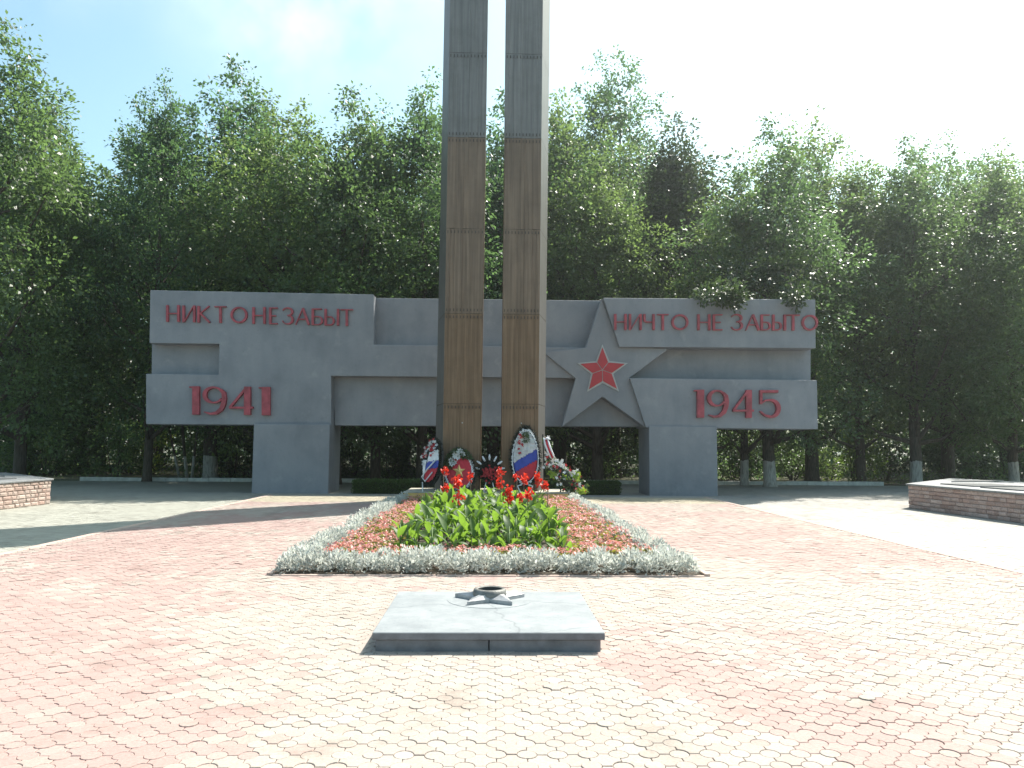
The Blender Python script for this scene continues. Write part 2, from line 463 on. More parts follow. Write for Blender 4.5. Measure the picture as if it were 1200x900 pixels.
def paver_tone(x, y, seed):
    """laid in patches: red pavers and cream pavers from different batches"""
    rng = np.random.default_rng(seed)
    n = 0.6 * vnoise(x * 0.9 + 3, y * 0.7 + 9, 1) + 0.4 * vnoise(x * 2.3, y * 1.7, 2)
    w = 0.95 * n
    w += 0.55 * blob(x, y, -4.6, 9.5, 2.6, 7.0)                     # left side
    w += 0.25 * blob(x, y, -2.2, 5.0, 1.2, 2.0)
    w += 0.60 * blob(x, y, 4.6, 12.2, 2.4, 1.9, -0.25)              # right band beside the bed
    w += 0.45 * blob(x, y, 4.4, 18.0, 1.6, 3.2)
    w += 0.62 * blob(x, y, 1.55, 5.25, 0.40, 1.3, 0.35)             # red streak right of the slab
    w += 0.35 * blob(x, y, 2.9, 6.6, 0.5, 0.8, 0.8)
    w += 0.30 * blob(x, y, 2.4, 4.3, 0.5, 0.5)
    w -= 0.45 * blob(x, y, 0.0, 5.0, 1.3, 2.2)                      # cream in front of and around the slab
    w -= 0.35 * blob(x, y, 3.8, 8.4, 2.6, 1.2)
    w -= 0.30 * blob(x, y, -1.6, 7.6, 0.8, 1.4)
    w += 0.42 * (rng.random(x.shape) - 0.5)
    k = np.clip((w - 0.60) / 0.16, 0, 1)[:, None]
    soft = np.clip((w - 0.45) / 0.5, 0, 1)[:, None]
    t = rng.random(x.shape)[:, None]
    pink = PINK * (1 - t) + PINK2 * t
    cream = (CREAM * (1 - t) + CREAM2 * t) * (1 - 0.35 * soft) + PINK * 0.35 * soft
    # the back of the plaza, before the wall, is laid in yellowish pavers
    edge = (y > 21.8 + 0.4 * vnoise(x, y, 5)).astype(float)[:, None]
    col = pink * k + cream * (1 - k)
    col = col * (1 - edge) + (np.array((0.39, 0.345, 0.26)) * (0.95 + 0.1 * t)) * edge
    return col * (0.94 + 0.12 * rng.random(x.shape)[:, None])

plaza = MB()
plaza.add([(-HALF, -3, -0.009), (HALF, -3, -0.009), (HALF, YEND, -0.009), (-HALF, YEND, -0.009),
           (-HALF, -3, LOW - 0.05), (HALF, -3, LOW - 0.05), (HALF, YEND, LOW - 0.05), (-HALF, YEND, LOW - 0.05)],
          [(0, 1, 2, 3), (4, 5, 1, 0), (5, 6, 2, 1), (6, 7, 3, 2), (7, 4, 0, 3)])
plaza_o = part('plaza_paving', plaza, M['joint']); plaza_o['kind'] = 'structure'

BED = (-2.67, 2.75, 9.66, 22.0)
SLAB = (P(436.2, 737, 6.13).x, P(709.0, 737, 6.13).x, 6.13, 7.83)
PX, PY, CR, GAP = 0.16, 0.15, 0.052, 0.0022

def cross_outline(k):
    """the big paver: a rectangle whose corners are cut out by the round pavers"""
    pts = []
    r = CR + GAP
    for (sx, sy, a0) in ((-1, -1, 90), (1, -1, 180), (1, 1, 270), (-1, 1, 0)):
        cx, cy = sx * PX / 2, sy * PY / 2
        lo = math.asin(GAP / r)
        for i in range(k + 1):
            a = R(a0) - lo - (math.pi / 2 - 2 * lo) * i / k
            pts.append((cx + r * math.cos(a), cy + r * math.sin(a)))
    return np.array(pts)

def disc_outline(k): return np.array([(CR * math.cos(2 * math.pi * i / k), CR * math.sin(2 * math.pi * i / k)) for i in range(k)])

def tile_mesh(name, out, depth=0.008, chamfer=0.0025):
    n = len(out)
    c = out.mean(axis=0); inn = c + (out - c) * (1 - chamfer / 0.06)
    V = [(x, y, 0) for x, y in inn] + [(x, y, -0.0022) for x, y in out] + [(x, y, -depth) for x, y in out]
    F = [tuple(range(n))] + [((i + 1) % n, i, n + i, n + (i + 1) % n) for i in range(n)] + [(n + (i + 1) % n, n + i, 2 * n + i, 2 * n + (i + 1) % n) for i in range(n)]
    return V, F

def is_free(x, y, m=0.0):
    bx = (x > BED[0] - m) & (x < BED[1] + m) & (y > BED[2] - m) & (y < BED[3] + 2.2)
    sx = (x > SLAB[0] + .05) & (x < SLAB[1] - .05) & (y > SLAB[2] + .05) & (y < SLAB[3] - .05)
    return ~(bx | sx)

ix = np.arange(-43, 44) * PX; iy = np.arange(-18, 165) * PY + 0.02
GX, GY = [a.ravel() for a in np.meshgrid(ix, iy)]
ok = is_free(GX, GY, 0.02) & (np.abs(GX) < HALF - 0.08) & (GY < YEND - 0.09)
GX, GY = GX[ok], GY[ok]
DX, DY = [a.ravel() for a in np.meshgrid(np.arange(-43, 43) * PX + PX / 2, np.arange(-18, 164) * PY + 0.02 + PY / 2)]
ok = is_free(DX, DY, 0.0) & (np.abs(DX) < HALF - 0.05) & (DY < YEND - 0.06)
DX, DY = DX[ok], DY[ok]
TG, TD = paver_tone(GX, GY, 11), paver_tone(DX, DY, 12)
ZG, ZD = RNG.normal(0, 0.0016, len(GX)), RNG.normal(0, 0.0016, len(DX))

def in_frame(x, y, m=0):
    res = np.zeros(len(x), bool)
    for i in np.where((y > 3.0) & (y < 5.2))[0]:
        u, v = px_of((x[i], y[i], 0)); res[i] = (-m < u < 1200 + m) and v < 900 + m
    return res
vg, vd = in_frame(GX, GY, 6), in_frame(DX, DY, 4)
dg = np.where(vg, np.hypot(GX - CAM.x, GY), 99); dd = np.where(vd, np.hypot(DX - CAM.x, DY), 99)
near_g = np.argsort(dg)[:170]; near_d = np.argsort(dd)[:130]
sg = np.zeros(len(GX), bool); sg[near_g] = True
sd = np.zeros(len(DX), bool); sd[near_d] = True
big_me = mesh_py('paver', *tile_mesh('paver', cross_outline(4))); big_me.materials.append(M['paver_single'])
disc_me = mesh_py('round_paver', *tile_mesh('round_paver', disc_outline(14))); disc_me.materials.append(M['paver_single'])
for i in near_g:
    o = bpy.data.objects.new('paver', big_me); C.objects.link(o); o.parent = plaza_o
    o.location = (GX[i], GY[i], ZG[i]); o.color = (*TG[i], 1)
    o.rotation_euler = (random.gauss(0, .006), random.gauss(0, .006), 0)
for i in near_d:
    o = bpy.data.objects.new('round_paver', disc_me); C.objects.link(o); o.parent = plaza_o
    o.location = (DX[i], DY[i], ZD[i]); o.color = (*TD[i], 1)
    o.rotation_euler = (random.gauss(0, .008), random.gauss(0, .008), 0)

def paver_field(pos, z, tone, out, full, acc):
    """add tiles with the given outline at all positions: chamfered when full, top faces only otherwise"""
    n = len(out)
    if full:
        V0, F0 = tile_mesh('t', out, 0.008); V0 = np.array(V0)
    else:
        V0 = np.array([(x, y, 0) for x, y in out]); F0 = [tuple(range(n))]
    tilt = RNG.normal(0, 0.009, (len(pos), 2))
    for (p, zz, t, ti) in zip(pos, z, tone, tilt):
        b = acc['n']
        V = V0 + (p[0], p[1], zz)
        V[:, 2] += V0[:, 0] * ti[0] + V0[:, 1] * ti[1]
        acc['V'].append(V); acc['n'] += len(V0)
        acc['F'] += [tuple(i + b for i in f) for f in F0]
        acc['T'] += [t] * len(F0)

acc = dict(V=[], F=[], T=[], n=0)
for (X, Y, Z, T, sel, near_out, far_out) in ((GX, GY, ZG, TG, sg, cross_outline(3), cross_outline(2)), (DX, DY, ZD, TD, sd, disc_outline(10), disc_outline(8))):
    rest = ~sel
    nr = rest & (Y > 3.2) & (Y < 9.2); fr = rest & ~nr
    paver_field(np.c_[X[nr], Y[nr]], Z[nr], T[nr], near_out, True, acc)
    paver_field(np.c_[X[fr], Y[fr]], Z[fr], T[fr], far_out, False, acc)

def field_mesh(name, acc, mat, parent):
    me = bpy.data.meshes.new(name)
    me.from_pydata(np.concatenate(acc['V']).tolist(), [], acc['F'])
    a = me.attributes.new('tone', 'FLOAT_COLOR', 'FACE')
    T = np.asarray(acc['T'], dtype=np.float32)
    a.data.foreach_set('color', np.c_[T, np.ones(len(T))].astype(np.float32).ravel())
    me.update()
    o = link(name, me, mat, parent); o['kind'] = 'stuff'
    return o
field_mesh('paver_field', acc, M['paver_field'], plaza_o)

# outer paving, one step down: small rectangular pavers in running bond
lowp = MB(); lowp.add([(-30, -3, LOW - 0.02), (30, -3, LOW - 0.02), (30, 36.4, LOW - 0.02), (-30, 36.4, LOW - 0.02)], [(0, 1, 2, 3)])
low_o = part('outer_paving', lowp, M['joint']); low_o['kind'] = 'structure'
acc = dict(V=[], F=[], T=[], n=0)
W_, L_ = 0.105, 0.21
ys = np.arange(5.0, 36.3, W_)
rows = []
for j, y in enumerate(ys):
    xs = np.arange(-24, 24, L_) + (L_ / 2 if j % 2 else 0)
    keep = (np.abs(xs) > HALF + L_ / 2) | (y > YEND + 0.06)
    keep &= (np.abs(xs) < 0.72 * y + 2)
    rows.append(np.c_[xs[keep], np.full(keep.sum(), y)])
RP = np.concatenate(rows)
rn = RNG.random(len(RP))[:, None]
side = (RP[:, 0] < 0)[:, None]
nb = vnoise(RP[:, 0] * 0.6, RP[:, 1] * 0.6, 8)[:, None]
tone = np.where(side, np.array((0.355, 0.348, 0.300)), np.array((0.41, 0.39, 0.355))) * (0.86 + 0.16 * rn + 0.16 * nb)
rect = np.array([(-L_ / 2 + .003, -W_ / 2 + .003), (L_ / 2 - .003, -W_ / 2 + .003), (L_ / 2 - .003, W_ / 2 - .003), (-L_ / 2 + .003, W_ / 2 - .003)])
paver_field(RP, LOW + RNG.normal(0, 0.0012, len(RP)), tone, rect, False, acc)
field_mesh('paver_field', acc, M['paver_field'], low_o)

# kerb stones along both long edges of the plaza
for s in (-1, 1):
    k = thing('plaza_kerb', 'flush pale kerb edging the red paving on the %s side of the plaza' % ('left' if s < 0 else 'right'), 'kerb', (s * HALF, 10, LOW))
    y = 5.0
    while y < YEND - 0.3:
        b = MB(); b.box((s * HALF - 0.06, y, LOW - 0.04), (s * HALF + 0.06, y + 0.985, 0.004 + random.uniform(0, .004)))
        o = part('kerb_stone', b, M['kerb_red'] if 'kerb_red' in M else M.setdefault('kerb_red', plain('pale_red_kerb', (0.45, 0.34, 0.29), 0.9, 0.15, 5)), k, bevel=0.006)
        y += 1.0

# ---------------------------------------------------------------- the memorial wall
def XZ(pts, y): return [(P(u, v, y).x, P(u, v, y).z) for u, v in pts]
YB, YL, YS, YR = 28.62, 28.12, 28.0, 27.8
wall = thing('memorial_wall', 'long grey concrete relief wall on two square pedestals with red inscriptions and star', 'memorial', (0, 28.5, LOW))
part('backing_slab', MB().prism_y(XZ([(178, 399), (300, 399), (300, 395), (430, 395), (430, 349), (722, 352.5), (722, 398), (950, 402), (950, 452),
     (930, 452), (930, 499.5), (757, 500), (400, 498.7), (392, 498.7), (392, 480), (177, 480)], YB), YB, YB + 0.9), M['paint'], wall, bevel=0.012)
part('relief_block', MB().prism_y(XZ([(176, 340), (438, 345), (438, 404), (513, 404.5), (600, 406), (690, 407.5), (676, 443), (388, 440.5), (388, 498.5),
     (171, 497), (171, 438), (256, 439), (257, 403), (175, 402)], YL), YL, YB + 1.0), M['paint'], wall, bevel=0.015)
part('relief_block', MB().prism_y(XZ([(707, 349), (955.5, 351), (956, 408), (726, 406.5)], YR), YR, YB + 1.0), M['paint'], wall, bevel=0.012)
part('relief_block', MB().prism_y(XZ([(738, 443), (957.5, 445.5), (958.5, 503), (757, 501)], YR), YR, YB + 1.0), M['paint'], wall, bevel=0.012)
star_px = [(705, 350), (725.6, 406.6), (784, 408.4), (737.5, 443), (756, 500.5), (706, 464.7), (658.5, 500.5), (674.6, 443.5), (637, 413), (686.3, 407.4)]
part('relief_star', MB().prism_y(XZ(star_px, YS), YS, YB + 0.3), M['paint'], wall, bevel=0.012)
# red enamel star of five kites in a pale frame
sc = [P(706.5, 433, YS - 0.02)]
cpx = (706, 433.5)
tips = [(706, 405), (734.5, 425.8), (724.5, 457.5), (689, 458), (678, 425.8)]
inn = [(713, 424.5), (717, 437.5), (706.3, 446.8), (694.5, 437.5), (699.5, 424.5)]
tips = [((t[0] - cpx[0]) * .96 + cpx[0], (t[1] - cpx[1]) * .96 + cpx[1]) for t in tips]
fr_out = [((t[0] - cpx[0]) * 1.09 + cpx[0], (t[1] - cpx[1]) * 1.09 + cpx[1]) for t in tips]
fr_in = [((t[0] - cpx[0]) * 1.16 + cpx[0], (t[1] - cpx[1]) * 1.16 + cpx[1]) for t in inn]
poly = []
for i in range(5): poly += [fr_out[i], fr_in[i]]
part('star_frame', MB().prism_y(XZ(poly, YS - 0.05), YS - 0.05, YS + 0.05), M['trim'], wall)
for i in range(5):
    kite = [tips[i], inn[i], cpx, inn[(i - 1) % 5]]
    mx_, my_ = sum(k[0] for k in kite) / 4, sum(k[1] for k in kite) / 4
    kite = [(mx_ + (a - mx_) * 0.935, my_ + (b - my_) * 0.935) for a, b in kite]
    part('star_kite', MB().prism_y(XZ(kite, YS - 0.08), YS - 0.08, YS + 0.02), M['star_red'], wall)
for (u0, u1, v0, v1, yf) in ((297.5, 384.5, 496.5, 578, 27.92), (760.5, 841.3, 499, 578.5, 27.72)):
    a, b = P(u0, v0, yf), P(u1, v1, yf)
    ped = part('pedestal', MB().box((a.x, yf, LOW - 0.04), (b.x, yf + 2.0, a.z)), M['paint'], wall, bevel=0.02)
    pa, pb = P(u0 + 1.5, v0, yf), P(u1 - 1.5, v0, yf)

# ---- letters, each a mesh of strokes
def ribbon(pts, widths):
    """closed outline of a stroke of changing width"""
    L, Rr = [], []
    n = len(pts)
    for i, p in enumerate(pts):
        a = pts[max(0, i - 1)]; b = pts[min(n - 1, i + 1)]
        dx, dy = b[0] - a[0], b[1] - a[1]
        d = math.hypot(dx, dy) or 1
        w = (widths[i] if hasattr(widths, '__len__') else widths) / 2
        L.append((p[0] - dy / d * w, p[1] + dx / d * w)); Rr.append((p[0] + dy / d * w, p[1] - dx / d * w))
    return L, Rr

def arc(cx, cy, rx, ry, a0, a1, n=16):
    return [(cx + rx * math.cos(R(a0 + (a1 - a0) * i / n)), cy - ry * math.sin(R(a0 + (a1 - a0) * i / n))) for i in range(n + 1)]

def letter(strokes, yf, depth, name, mat):
    """strokes: list of (pixel points, width(s)); each becomes a raised bar"""
    mb = MB()
    for j, (pts, w) in enumerate(strokes):
        L, Rr = ribbon(pts, w)
        y0 = yf - depth - 0.004 * j
        n = len(pts)
        Lw, Rw = XZ(L, yf), XZ(Rr, yf)
        V = [(x, y0, z) for x, z in Lw] + [(x, y0, z) for x, z in Rw] + [(x, yf + 0.02, z) for x, z in Lw] + [(x, yf + 0.02, z) for x, z in Rw]
        F = []
        for i in range(n - 1):
            F += [(i, i + 1, n + i + 1, n + i), (i, 2 * n + i, 2 * n + i + 1, i + 1), (n + i, n + i + 1, 3 * n + i + 1, 3 * n + i)]
        F += [(0, n, 3 * n, 2 * n), (n - 1, 3 * n - 1, 4 * n - 1, 2 * n - 1)]
        # keep the front face towards the camera
        ax = (V[1][0] - V[0][0]) * (V[n][2] - V[0][2]) - (V[1][2] - V[0][2]) * (V[n][0] - V[0][0])
        if ax < 0: F = [f[::-1] for f in F]
        mb.add(V, F)
    return part(name, mb, mat, wall)

TK, TN = 2.7, 1.1       # thick and thin strokes, in photograph pixels
def bar(x0, y0, x1, y1, w): return ([(x0, y0), (x1, y1)], w)
def L_N(x0, x1, t, b): m = (t + b) / 2; return [bar(x0, t, x0, b, TK), bar(x1, t, x1, b, TK), bar(x0, m, x1, m, TN)]
def L_I(x0, x1, t, b): return [bar(x0, t, x0, b, TK), bar(x1, t, x1, b, TK), bar(x0 + .8, b - .5, x1 - .8, t + .5, TN)]
def L_K(x0, x1, t, b): m = (t + b) / 2; return [bar(x0, t, x0, b, TK), bar(x0 + 1, m, x1, t, TN), bar(x0 + 2, m - 1, x1 + .5, b, TN * 1.9)]
def L_T(x0, x1, t, b): m = (x0 + x1) / 2; return [bar(m, t, m, b, TK), bar(x0, t + .5, x1, t + .5, TN)]
def L_O(x0, x1, t, b):
    return [(arc((x0 + x1) / 2, (t + b) / 2, (x1 - x0) / 2 - 1.1, (b - t) / 2 - 1.0, 90, 450, 28), [1.7 + 0.9 * abs(math.cos(2 * math.pi * i / 28 + math.pi / 2)) for i in range(29)])]
def L_E(x0, x1, t, b): m = (t + b) / 2; return [bar(x0, t, x0, b, TK), bar(x0, t + .5, x1, t + .5, TN), bar(x0, m, x1 - 2, m, TN), bar(x0, b - .5, x1, b - .5, TN)]
def L_Z(x0, x1, t, b):
    m = t + (b - t) * .47; cx = (x0 + x1) / 2
    return [(arc(cx - .5, (t + m) / 2, (x1 - x0) / 2 - 1, (m - t) / 2, 160, -90, 12), [1.0, 1.0, 1.1, 1.3, 1.6, 2.0, 2.5, 2.7, 2.6, 2.2, 1.7, 1.3, 1.1]),
            (arc(cx - .3, (b + m) / 2 - .5, (x1 - x0) / 2 - .6, (b - m) / 2, 90, -165, 12), [1.1, 1.4, 1.9, 2.4, 2.7, 2.7, 2.4, 1.9, 1.5, 1.2, 1.0, 1.0, 1.0])]
def L_A(x0, x1, t, b): m = (x0 + x1) / 2; return [bar(m, t, x0, b, TN), bar(m, t, x1 - 1, b, TK), bar(x0 + 3.4, b - 6.5, x1 - 4.2, b - 6.5, TN)]
def L_B(x0, x1, t, b):
    m = t + (b - t) * .48
    return [bar(x0, t, x0, b, TK), bar(x0, t + .5, x1 - 1, t + .5, TN), (
        [(x0, m)] + arc(x1 - 5.5, (m + b - .6) / 2, 5, (b - .6 - m) / 2, 90, -90, 10) + [(x0, b - .6)], [TN, 1.1, 1.2, 1.5, 1.9, 2.3, 2.4, 2.3, 1.9, 1.5, 1.2, 1.1, TN])]
def L_Y(x0, x1, t, b):
    m = t + (b - t) * .48; xb = x0 + (x1 - x0) * .66
    return [bar(x0, t, x0, b, TK), ([(x0, m)] + arc(xb - 4, (m + b - .6) / 2, 4, (b - .6 - m) / 2, 90, -90, 10) + [(x0, b - .6)],
            [TN, 1.1, 1.2, 1.5, 1.9, 2.3, 2.4, 2.3, 1.9, 1.5, 1.2, 1.1, TN]), bar(x1, t, x1, b, TK)]
def L_CH(x0, x1, t, b): m = t + (b - t) * .5; return [bar(x1, t, x1, b, TK), ([(x0, t), (x0, m - 2.5), (x0 + .8, m - .8), (x0 + 3, m), (x1, m)], [TK, TK, 2.2, 1.5, TN])]

left_text = [(L_N, 197, 210), (L_I, 216, 228.5), (L_K, 233.5, 246), (L_T, 252, 266), (L_O, 271, 290.5), (L_N, 297.7, 310.5), (L_E, 317.3, 326),
             (L_Z, 331, 344.5), (L_A, 347, 363.5), (L_B, 367, 378.5), (L_Y, 382, 396.5), (L_T, 399.5, 414)]
for f, x0, x1 in left_text:
    t = 358 + (x0 - 197) * 0.0235; b = 377.3 + (x0 - 197) * 0.0235
    letter(f(x0, x1, t, b), YL, 0.09, 'letter', M['letter_red'])
right_text = [(L_N, 720.7, 732.7), (L_I, 738, 750.3), (L_CH, 754.8, 765.5), (L_T, 769.5, 783), (L_O, 786.5, 806), (L_N, 818, 830.6), (L_E, 836, 846),
              (L_Z, 856, 869.7), (L_A, 873.5, 889.7), (L_B, 892, 902), (L_Y, 905.6, 919), (L_T, 921, 936.5), (L_O, 938.8, 957.6)]
for f, x0, x1 in right_text:
    t = 368.3 + (x0 - 720) * 0.004; b = 386.8 + (x0 - 720) * 0.004
    letter(f(x0, x1, t, b), YR, 0.09, 'letter', M['letter_red'])

def D_1(x0, x1, t, b): return [bar((x0 + x1) / 2 + 1, t, (x0 + x1) / 2 + 1, b, x1 - x0 - 3), bar(x0 - 1, t + 1, x1 - 2, t + 1, 1.6)]
def D_9(x0, x1, t, b):
    w, h = x1 - x0, b - t
    cx = x0 + w * .46; cy = t + h * .30
    bowl = arc(cx, cy, w * .40, h * .27, 20, 330, 22)
    bw = [3.2 + 1.6 * max(0, math.cos(R(20 + 310 * i / 22 - 180))) - 1.2 * abs(math.sin(R(20 + 310 * i / 22))) for i in range(23)]
    tail = [(cx + w * .30, t + h * .10), (x1 - w * .10, t + h * .22), (x1 - w * .07, t + h * .42), (x1 - w * .10, t + h * .60), (x1 - w * .20, t + h * .80), (x1 - w * .42, t + h * .94), (x1 - w * .68, b - h * .035), (x0 + 1, b - h * .10)]
    return [(bowl, bw), (tail, [2.4, 4.4, 5.2, 5.2, 4.8, 3.6, 2.4, 1.0])]
def D_4(x0, x1, t, b):
    w, h = x1 - x0, b - t
    sx = x1 - w * .235
    return [bar(sx, t, sx, b, w * .27), bar(sx - 1, t + 1, x0 + 1, t + h * .72, 2.6), bar(x0, t + h * .74, x1, t + h * .74, 2.4)]
def D_5(x0, x1, t, b):
    w, h = x1 - x0, b - t
    bowl = [(x0 + 2, t + h * .47), (x0 + w * .28, t + h * .37), (x0 + w * .55, t + h * .35)] + arc(x0 + w * .55, t + h * .66, w * .38, h * .30, 70, -90, 10) + [(x0 + w * .25, t + h * .90), (x0 + .5, t + h * .76)]
    return [bar(x0 + 1.6, t, x0 + 1.6, t + h * .5, 2.8), bar(x0 + 1, t + 1.5, x1 - 2, t + 1.5, 3.0), (bowl, [1.2, 2.0, 2.6, 3.2, 3.9, 4.5, 4.9, 5.0, 4.9, 4.6, 4.2, 3.8, 3.4, 3.0, 2.3, 1.2])]
for f, x0, x1 in ((D_1, 224.5, 235.5), (D_9, 239.6, 266), (D_4, 270, 297.5), (D_1, 305.5, 318)):
    letter(f(x0, x1, 453 + (x0 - 224) * .01, 486 + (x0 - 224) * .01), YL, 0.15, 'numeral', M['letter_red'])
for f, x0, x1 in ((D_1, 813.5, 824.5), (D_9, 828.5, 852), (D_4, 857.7, 882), (D_5, 889, 912.5)):
    letter(f(x0, x1, 457 + (x0 - 813) * .006, 489.5 + (x0 - 813) * .006), YR, 0.15, 'numeral', M['letter_red'])

# ---------------------------------------------------------------- plinth and the two pillars
ZP = 0.29
a, b = G(471, 577.5, ZP), G(667.5, 578.5, ZP)
plinth = thing('pillar_plinth', 'low ochre painted plinth under the two tall bronze pillars', 'plinth', (0, 23.1, 0))
part('plinth_body', MB().box((a.x, 22.05, -0.02), (b.x, 24.2, ZP - 0.03)), M['ochre'], plinth, bevel=0.01)
part('plinth_slab', MB().box((a.x - 0.012, 22.04, ZP - 0.028), (b.x + 0.012, 24.22, ZP)), M['plinth_top'], plinth, bevel=0.008)

YP = 22.75
def lin(v, at500, at0): return at500 + (500 - v) / 500 * (at0 - at500)
levels = [576, 473, 367.5, 268, 161, 62, -38, -140, -242, -345, -450]
def pillar_section(v, sgn, frac):
    """front outer, front inner corner, back inner and back outer at a height given by the row v"""
    if sgn < 0: fo, fi, bo = lin(v, 519.2, 527.4), lin(v, 563.6, 571.6), lin(v, 510.8, 520.3)
    else: fo, fi, bo = lin(v, 630.8, 636.2), lin(v, 587.8, 593.2), lin(v, 638.6, 644.2)
    z = P(577, v, YP).z
    pf, pi = P(fo, v, YP).x, P(fi, v, YP).x
    vb = px_of((0, YP + 1.4, z))[1]
    pb = P(bo, vb, YP + 1.4).x
    return pf, pi, pb, z

for sgn, lab in ((-1, 'left of two tall bronze clad pillars, its dark outer side on the left'), (1, 'right of two tall bronze clad pillars, its outer side catching sunlight')):
    pil = thing('bronze_pillar', lab, 'pillar', (sgn * 0.9, YP + 0.7, ZP), 'pair of tall pillars before the memorial wall')
    riv_lines = []
    for i in range(len(levels) - 1):
        v0, v1 = levels[i], levels[i + 1]
        f0, i0, b0, z0 = pillar_section(v0, sgn, 0); f1, i1, b1, z1 = pillar_section(v1, sgn, 1)
        if i == 0: z0 = ZP + 0.002
        z1 -= 0.012
        mb = MB()
        # pleated front sheet between the two outer strips
        nf = 9
        rr = random.Random(40 + i)
        prof = []
        for k in range(nf + 1):
            t = k / nf
            dep = 0.0 if k in (0, nf) else rr.choice((0.0, 0.014, 0.022))
            if k: prof.append((t - 0.012, prof_last))
            prof.append((t, dep)); prof_last = dep
        prof = [(max(0, t), d) for t, d in prof]
        ring0 = [(f0 + (i0 - f0) * t, YP + d, z0) for t, d in prof] + [(i0, YP + 1.4, z0), (b0, YP + 1.4, z0)]
        ring1 = [(f1 + (i1 - f1) * t, YP + d, z1) for t, d in prof] + [(i1, YP + 1.4, z1), (b1, YP + 1.4, z1)]
        n = len(ring0)
        F = []
        for k in range(n):
            q = (k, (k + 1) % n, n + (k + 1) % n, n + k)
            F.append(q if sgn < 0 else q[::-1])
        F.append(tuple(range(n, 2 * n)) if sgn < 0 else tuple(range(2 * n - 1, n - 1, -1)))
        mb.add(ring0 + ring1, F)
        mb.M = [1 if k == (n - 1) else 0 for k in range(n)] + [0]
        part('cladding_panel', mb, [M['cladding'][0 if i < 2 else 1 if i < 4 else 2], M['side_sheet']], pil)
        # rivets along both edges of the sheet
        rv = MB()
        for (ff, ii, bb, zz, dz) in ((f0, i0, b0, z0, 0.10), (f1, i1, b1, z1, -0.10))[(1 if i in (1, 3, 5, 7, 9) else 0):]:
            for k in range(11):
                t = (k + 0.5) / 11
                x = ff + (ii - ff) * t
                rv.box((x - 0.011, YP - 0.012, zz + dz - 0.042), (x + 0.011, YP + 0.004, zz + dz + 0.042))
        ro = part('rivet_row', rv, M['rivet'], pil); ro['kind'] = 'stuff'
        if i > 0:
            sm = MB(); sm.box((min(f0, i0) + .01, YP + 0.026, z0 - 0.02), (max(f0, i0) - .01, YP + 0.06, z0 + 0.01))
            part('joint_strip', sm, M['rivet'], pil)
    bolt = MB()
    bolt.tube([(P(611, 496, YP).x if sgn > 0 else P(541, 560, YP).x, YP + 0.01, P(611, 496, YP).z), (P(611, 496, YP).x if sgn > 0 else P(541, 560, YP).x, YP - 0.03, P(611, 496, YP).z)], 0.02, 8)
    part('bolt', bolt, M['trim'], pil)

# ---------------------------------------------------------------- eternal flame slab
sl = thing('eternal_flame_slab', 'low grey stone slab with a cast star and burner ring in front of the flower bed', 'memorial slab', (-0.03, 7.0, 0))
x0, x1, y0, y1 = SLAB
xm = x0 + (x1 - x0) * 0.5
for (xa, xb) in ((x0 + .025, xm - .004), (xm + .004, x1 - .03)):
    part('base_stone', MB().box((xa, y0 + .025, -0.01), (xb, y1 - .02, 0.092)), M['slab_side'], sl, bevel=0.006)
def top_piece(xa, xb):
    o = part('cover_slab', MB().box((xa, y0, 0.093), (xb, y1, 0.152)), [M['slab_stone'], M['slab_side']], sl, bevel=0.006)
    for p in o.data.polygons: p.material_index = 0 if p.normal.z > 0.5 else 1
    return o
top_piece(x0, x1)
zt = 0.152
scx, scy = G(574, 695, zt).x, 7.42
# worn round inlay under the star
mb = MB()
ring = [(scx + .40 * math.cos(2 * math.pi * k / 40), scy + .40 * math.sin(2 * math.pi * k / 40)) for k in range(40)]
mb.prism_z(ring, zt - 0.01, zt + 0.003)
part('round_inlay', mb, M['slab_stone'], sl)
mb = MB()
Ro, Ri = 0.35, 0.165
outl = []
for k in range(10):
    a = R(90 + 36 * k); r = Ro if k % 2 == 0 else Ri
    outl.append((scx + r * math.cos(a), scy + r * math.sin(a)))
zb, ze, zc = zt + 0.004, zt + 0.036, zt + 0.082
V = [(x, y, zb) for x, y in outl] + [(x, y, ze) for x, y in outl] + [(scx + .115 * math.cos(R(90 + 36 * k)), scy + .115 * math.sin(R(90 + 36 * k)), zc) for k in range(10)]
F = [(k, (k + 1) % 10, 10 + (k + 1) % 10, 10 + k) for k in range(10)] + [(10 + k, 10 + (k + 1) % 10, 20 + (k + 1) % 10, 20 + k) for k in range(10)]
part('star', mb.add(V, F), M['cast'], sl)
mb = MB()
prof = [(0.158, zt + 0.03), (0.164, zt + 0.06), (0.152, zt + 0.100), (0.130, zt + 0.110), (0.114, zt + 0.100), (0.108, zt + 0.03), (0.0, zt + 0.02)]
n = 28
V = [(scx + r * math.cos(2 * math.pi * k / n), scy + r * math.sin(2 * math.pi * k / n), z) for r, z in prof for k in range(n)]
F = [(i * n + k, i * n + (k + 1) % n, (i + 1) * n + (k + 1) % n, (i + 1) * n + k) for i in range(len(prof) - 1) for k in range(n)]
mb.add(V, F[:4 * n]); mb2 = MB(); mb2.add(V, F[4 * n:])
part('burner_ring', mb, M['burnt'], sl, smooth=True)
part('burner_bowl', mb2, M['soot'], sl, smooth=True)

# ---------------------------------------------------------------- leaves by the thousand
def unit(a): return a / np.maximum(np.linalg.norm(a, axis=1, keepdims=True), 1e-6)

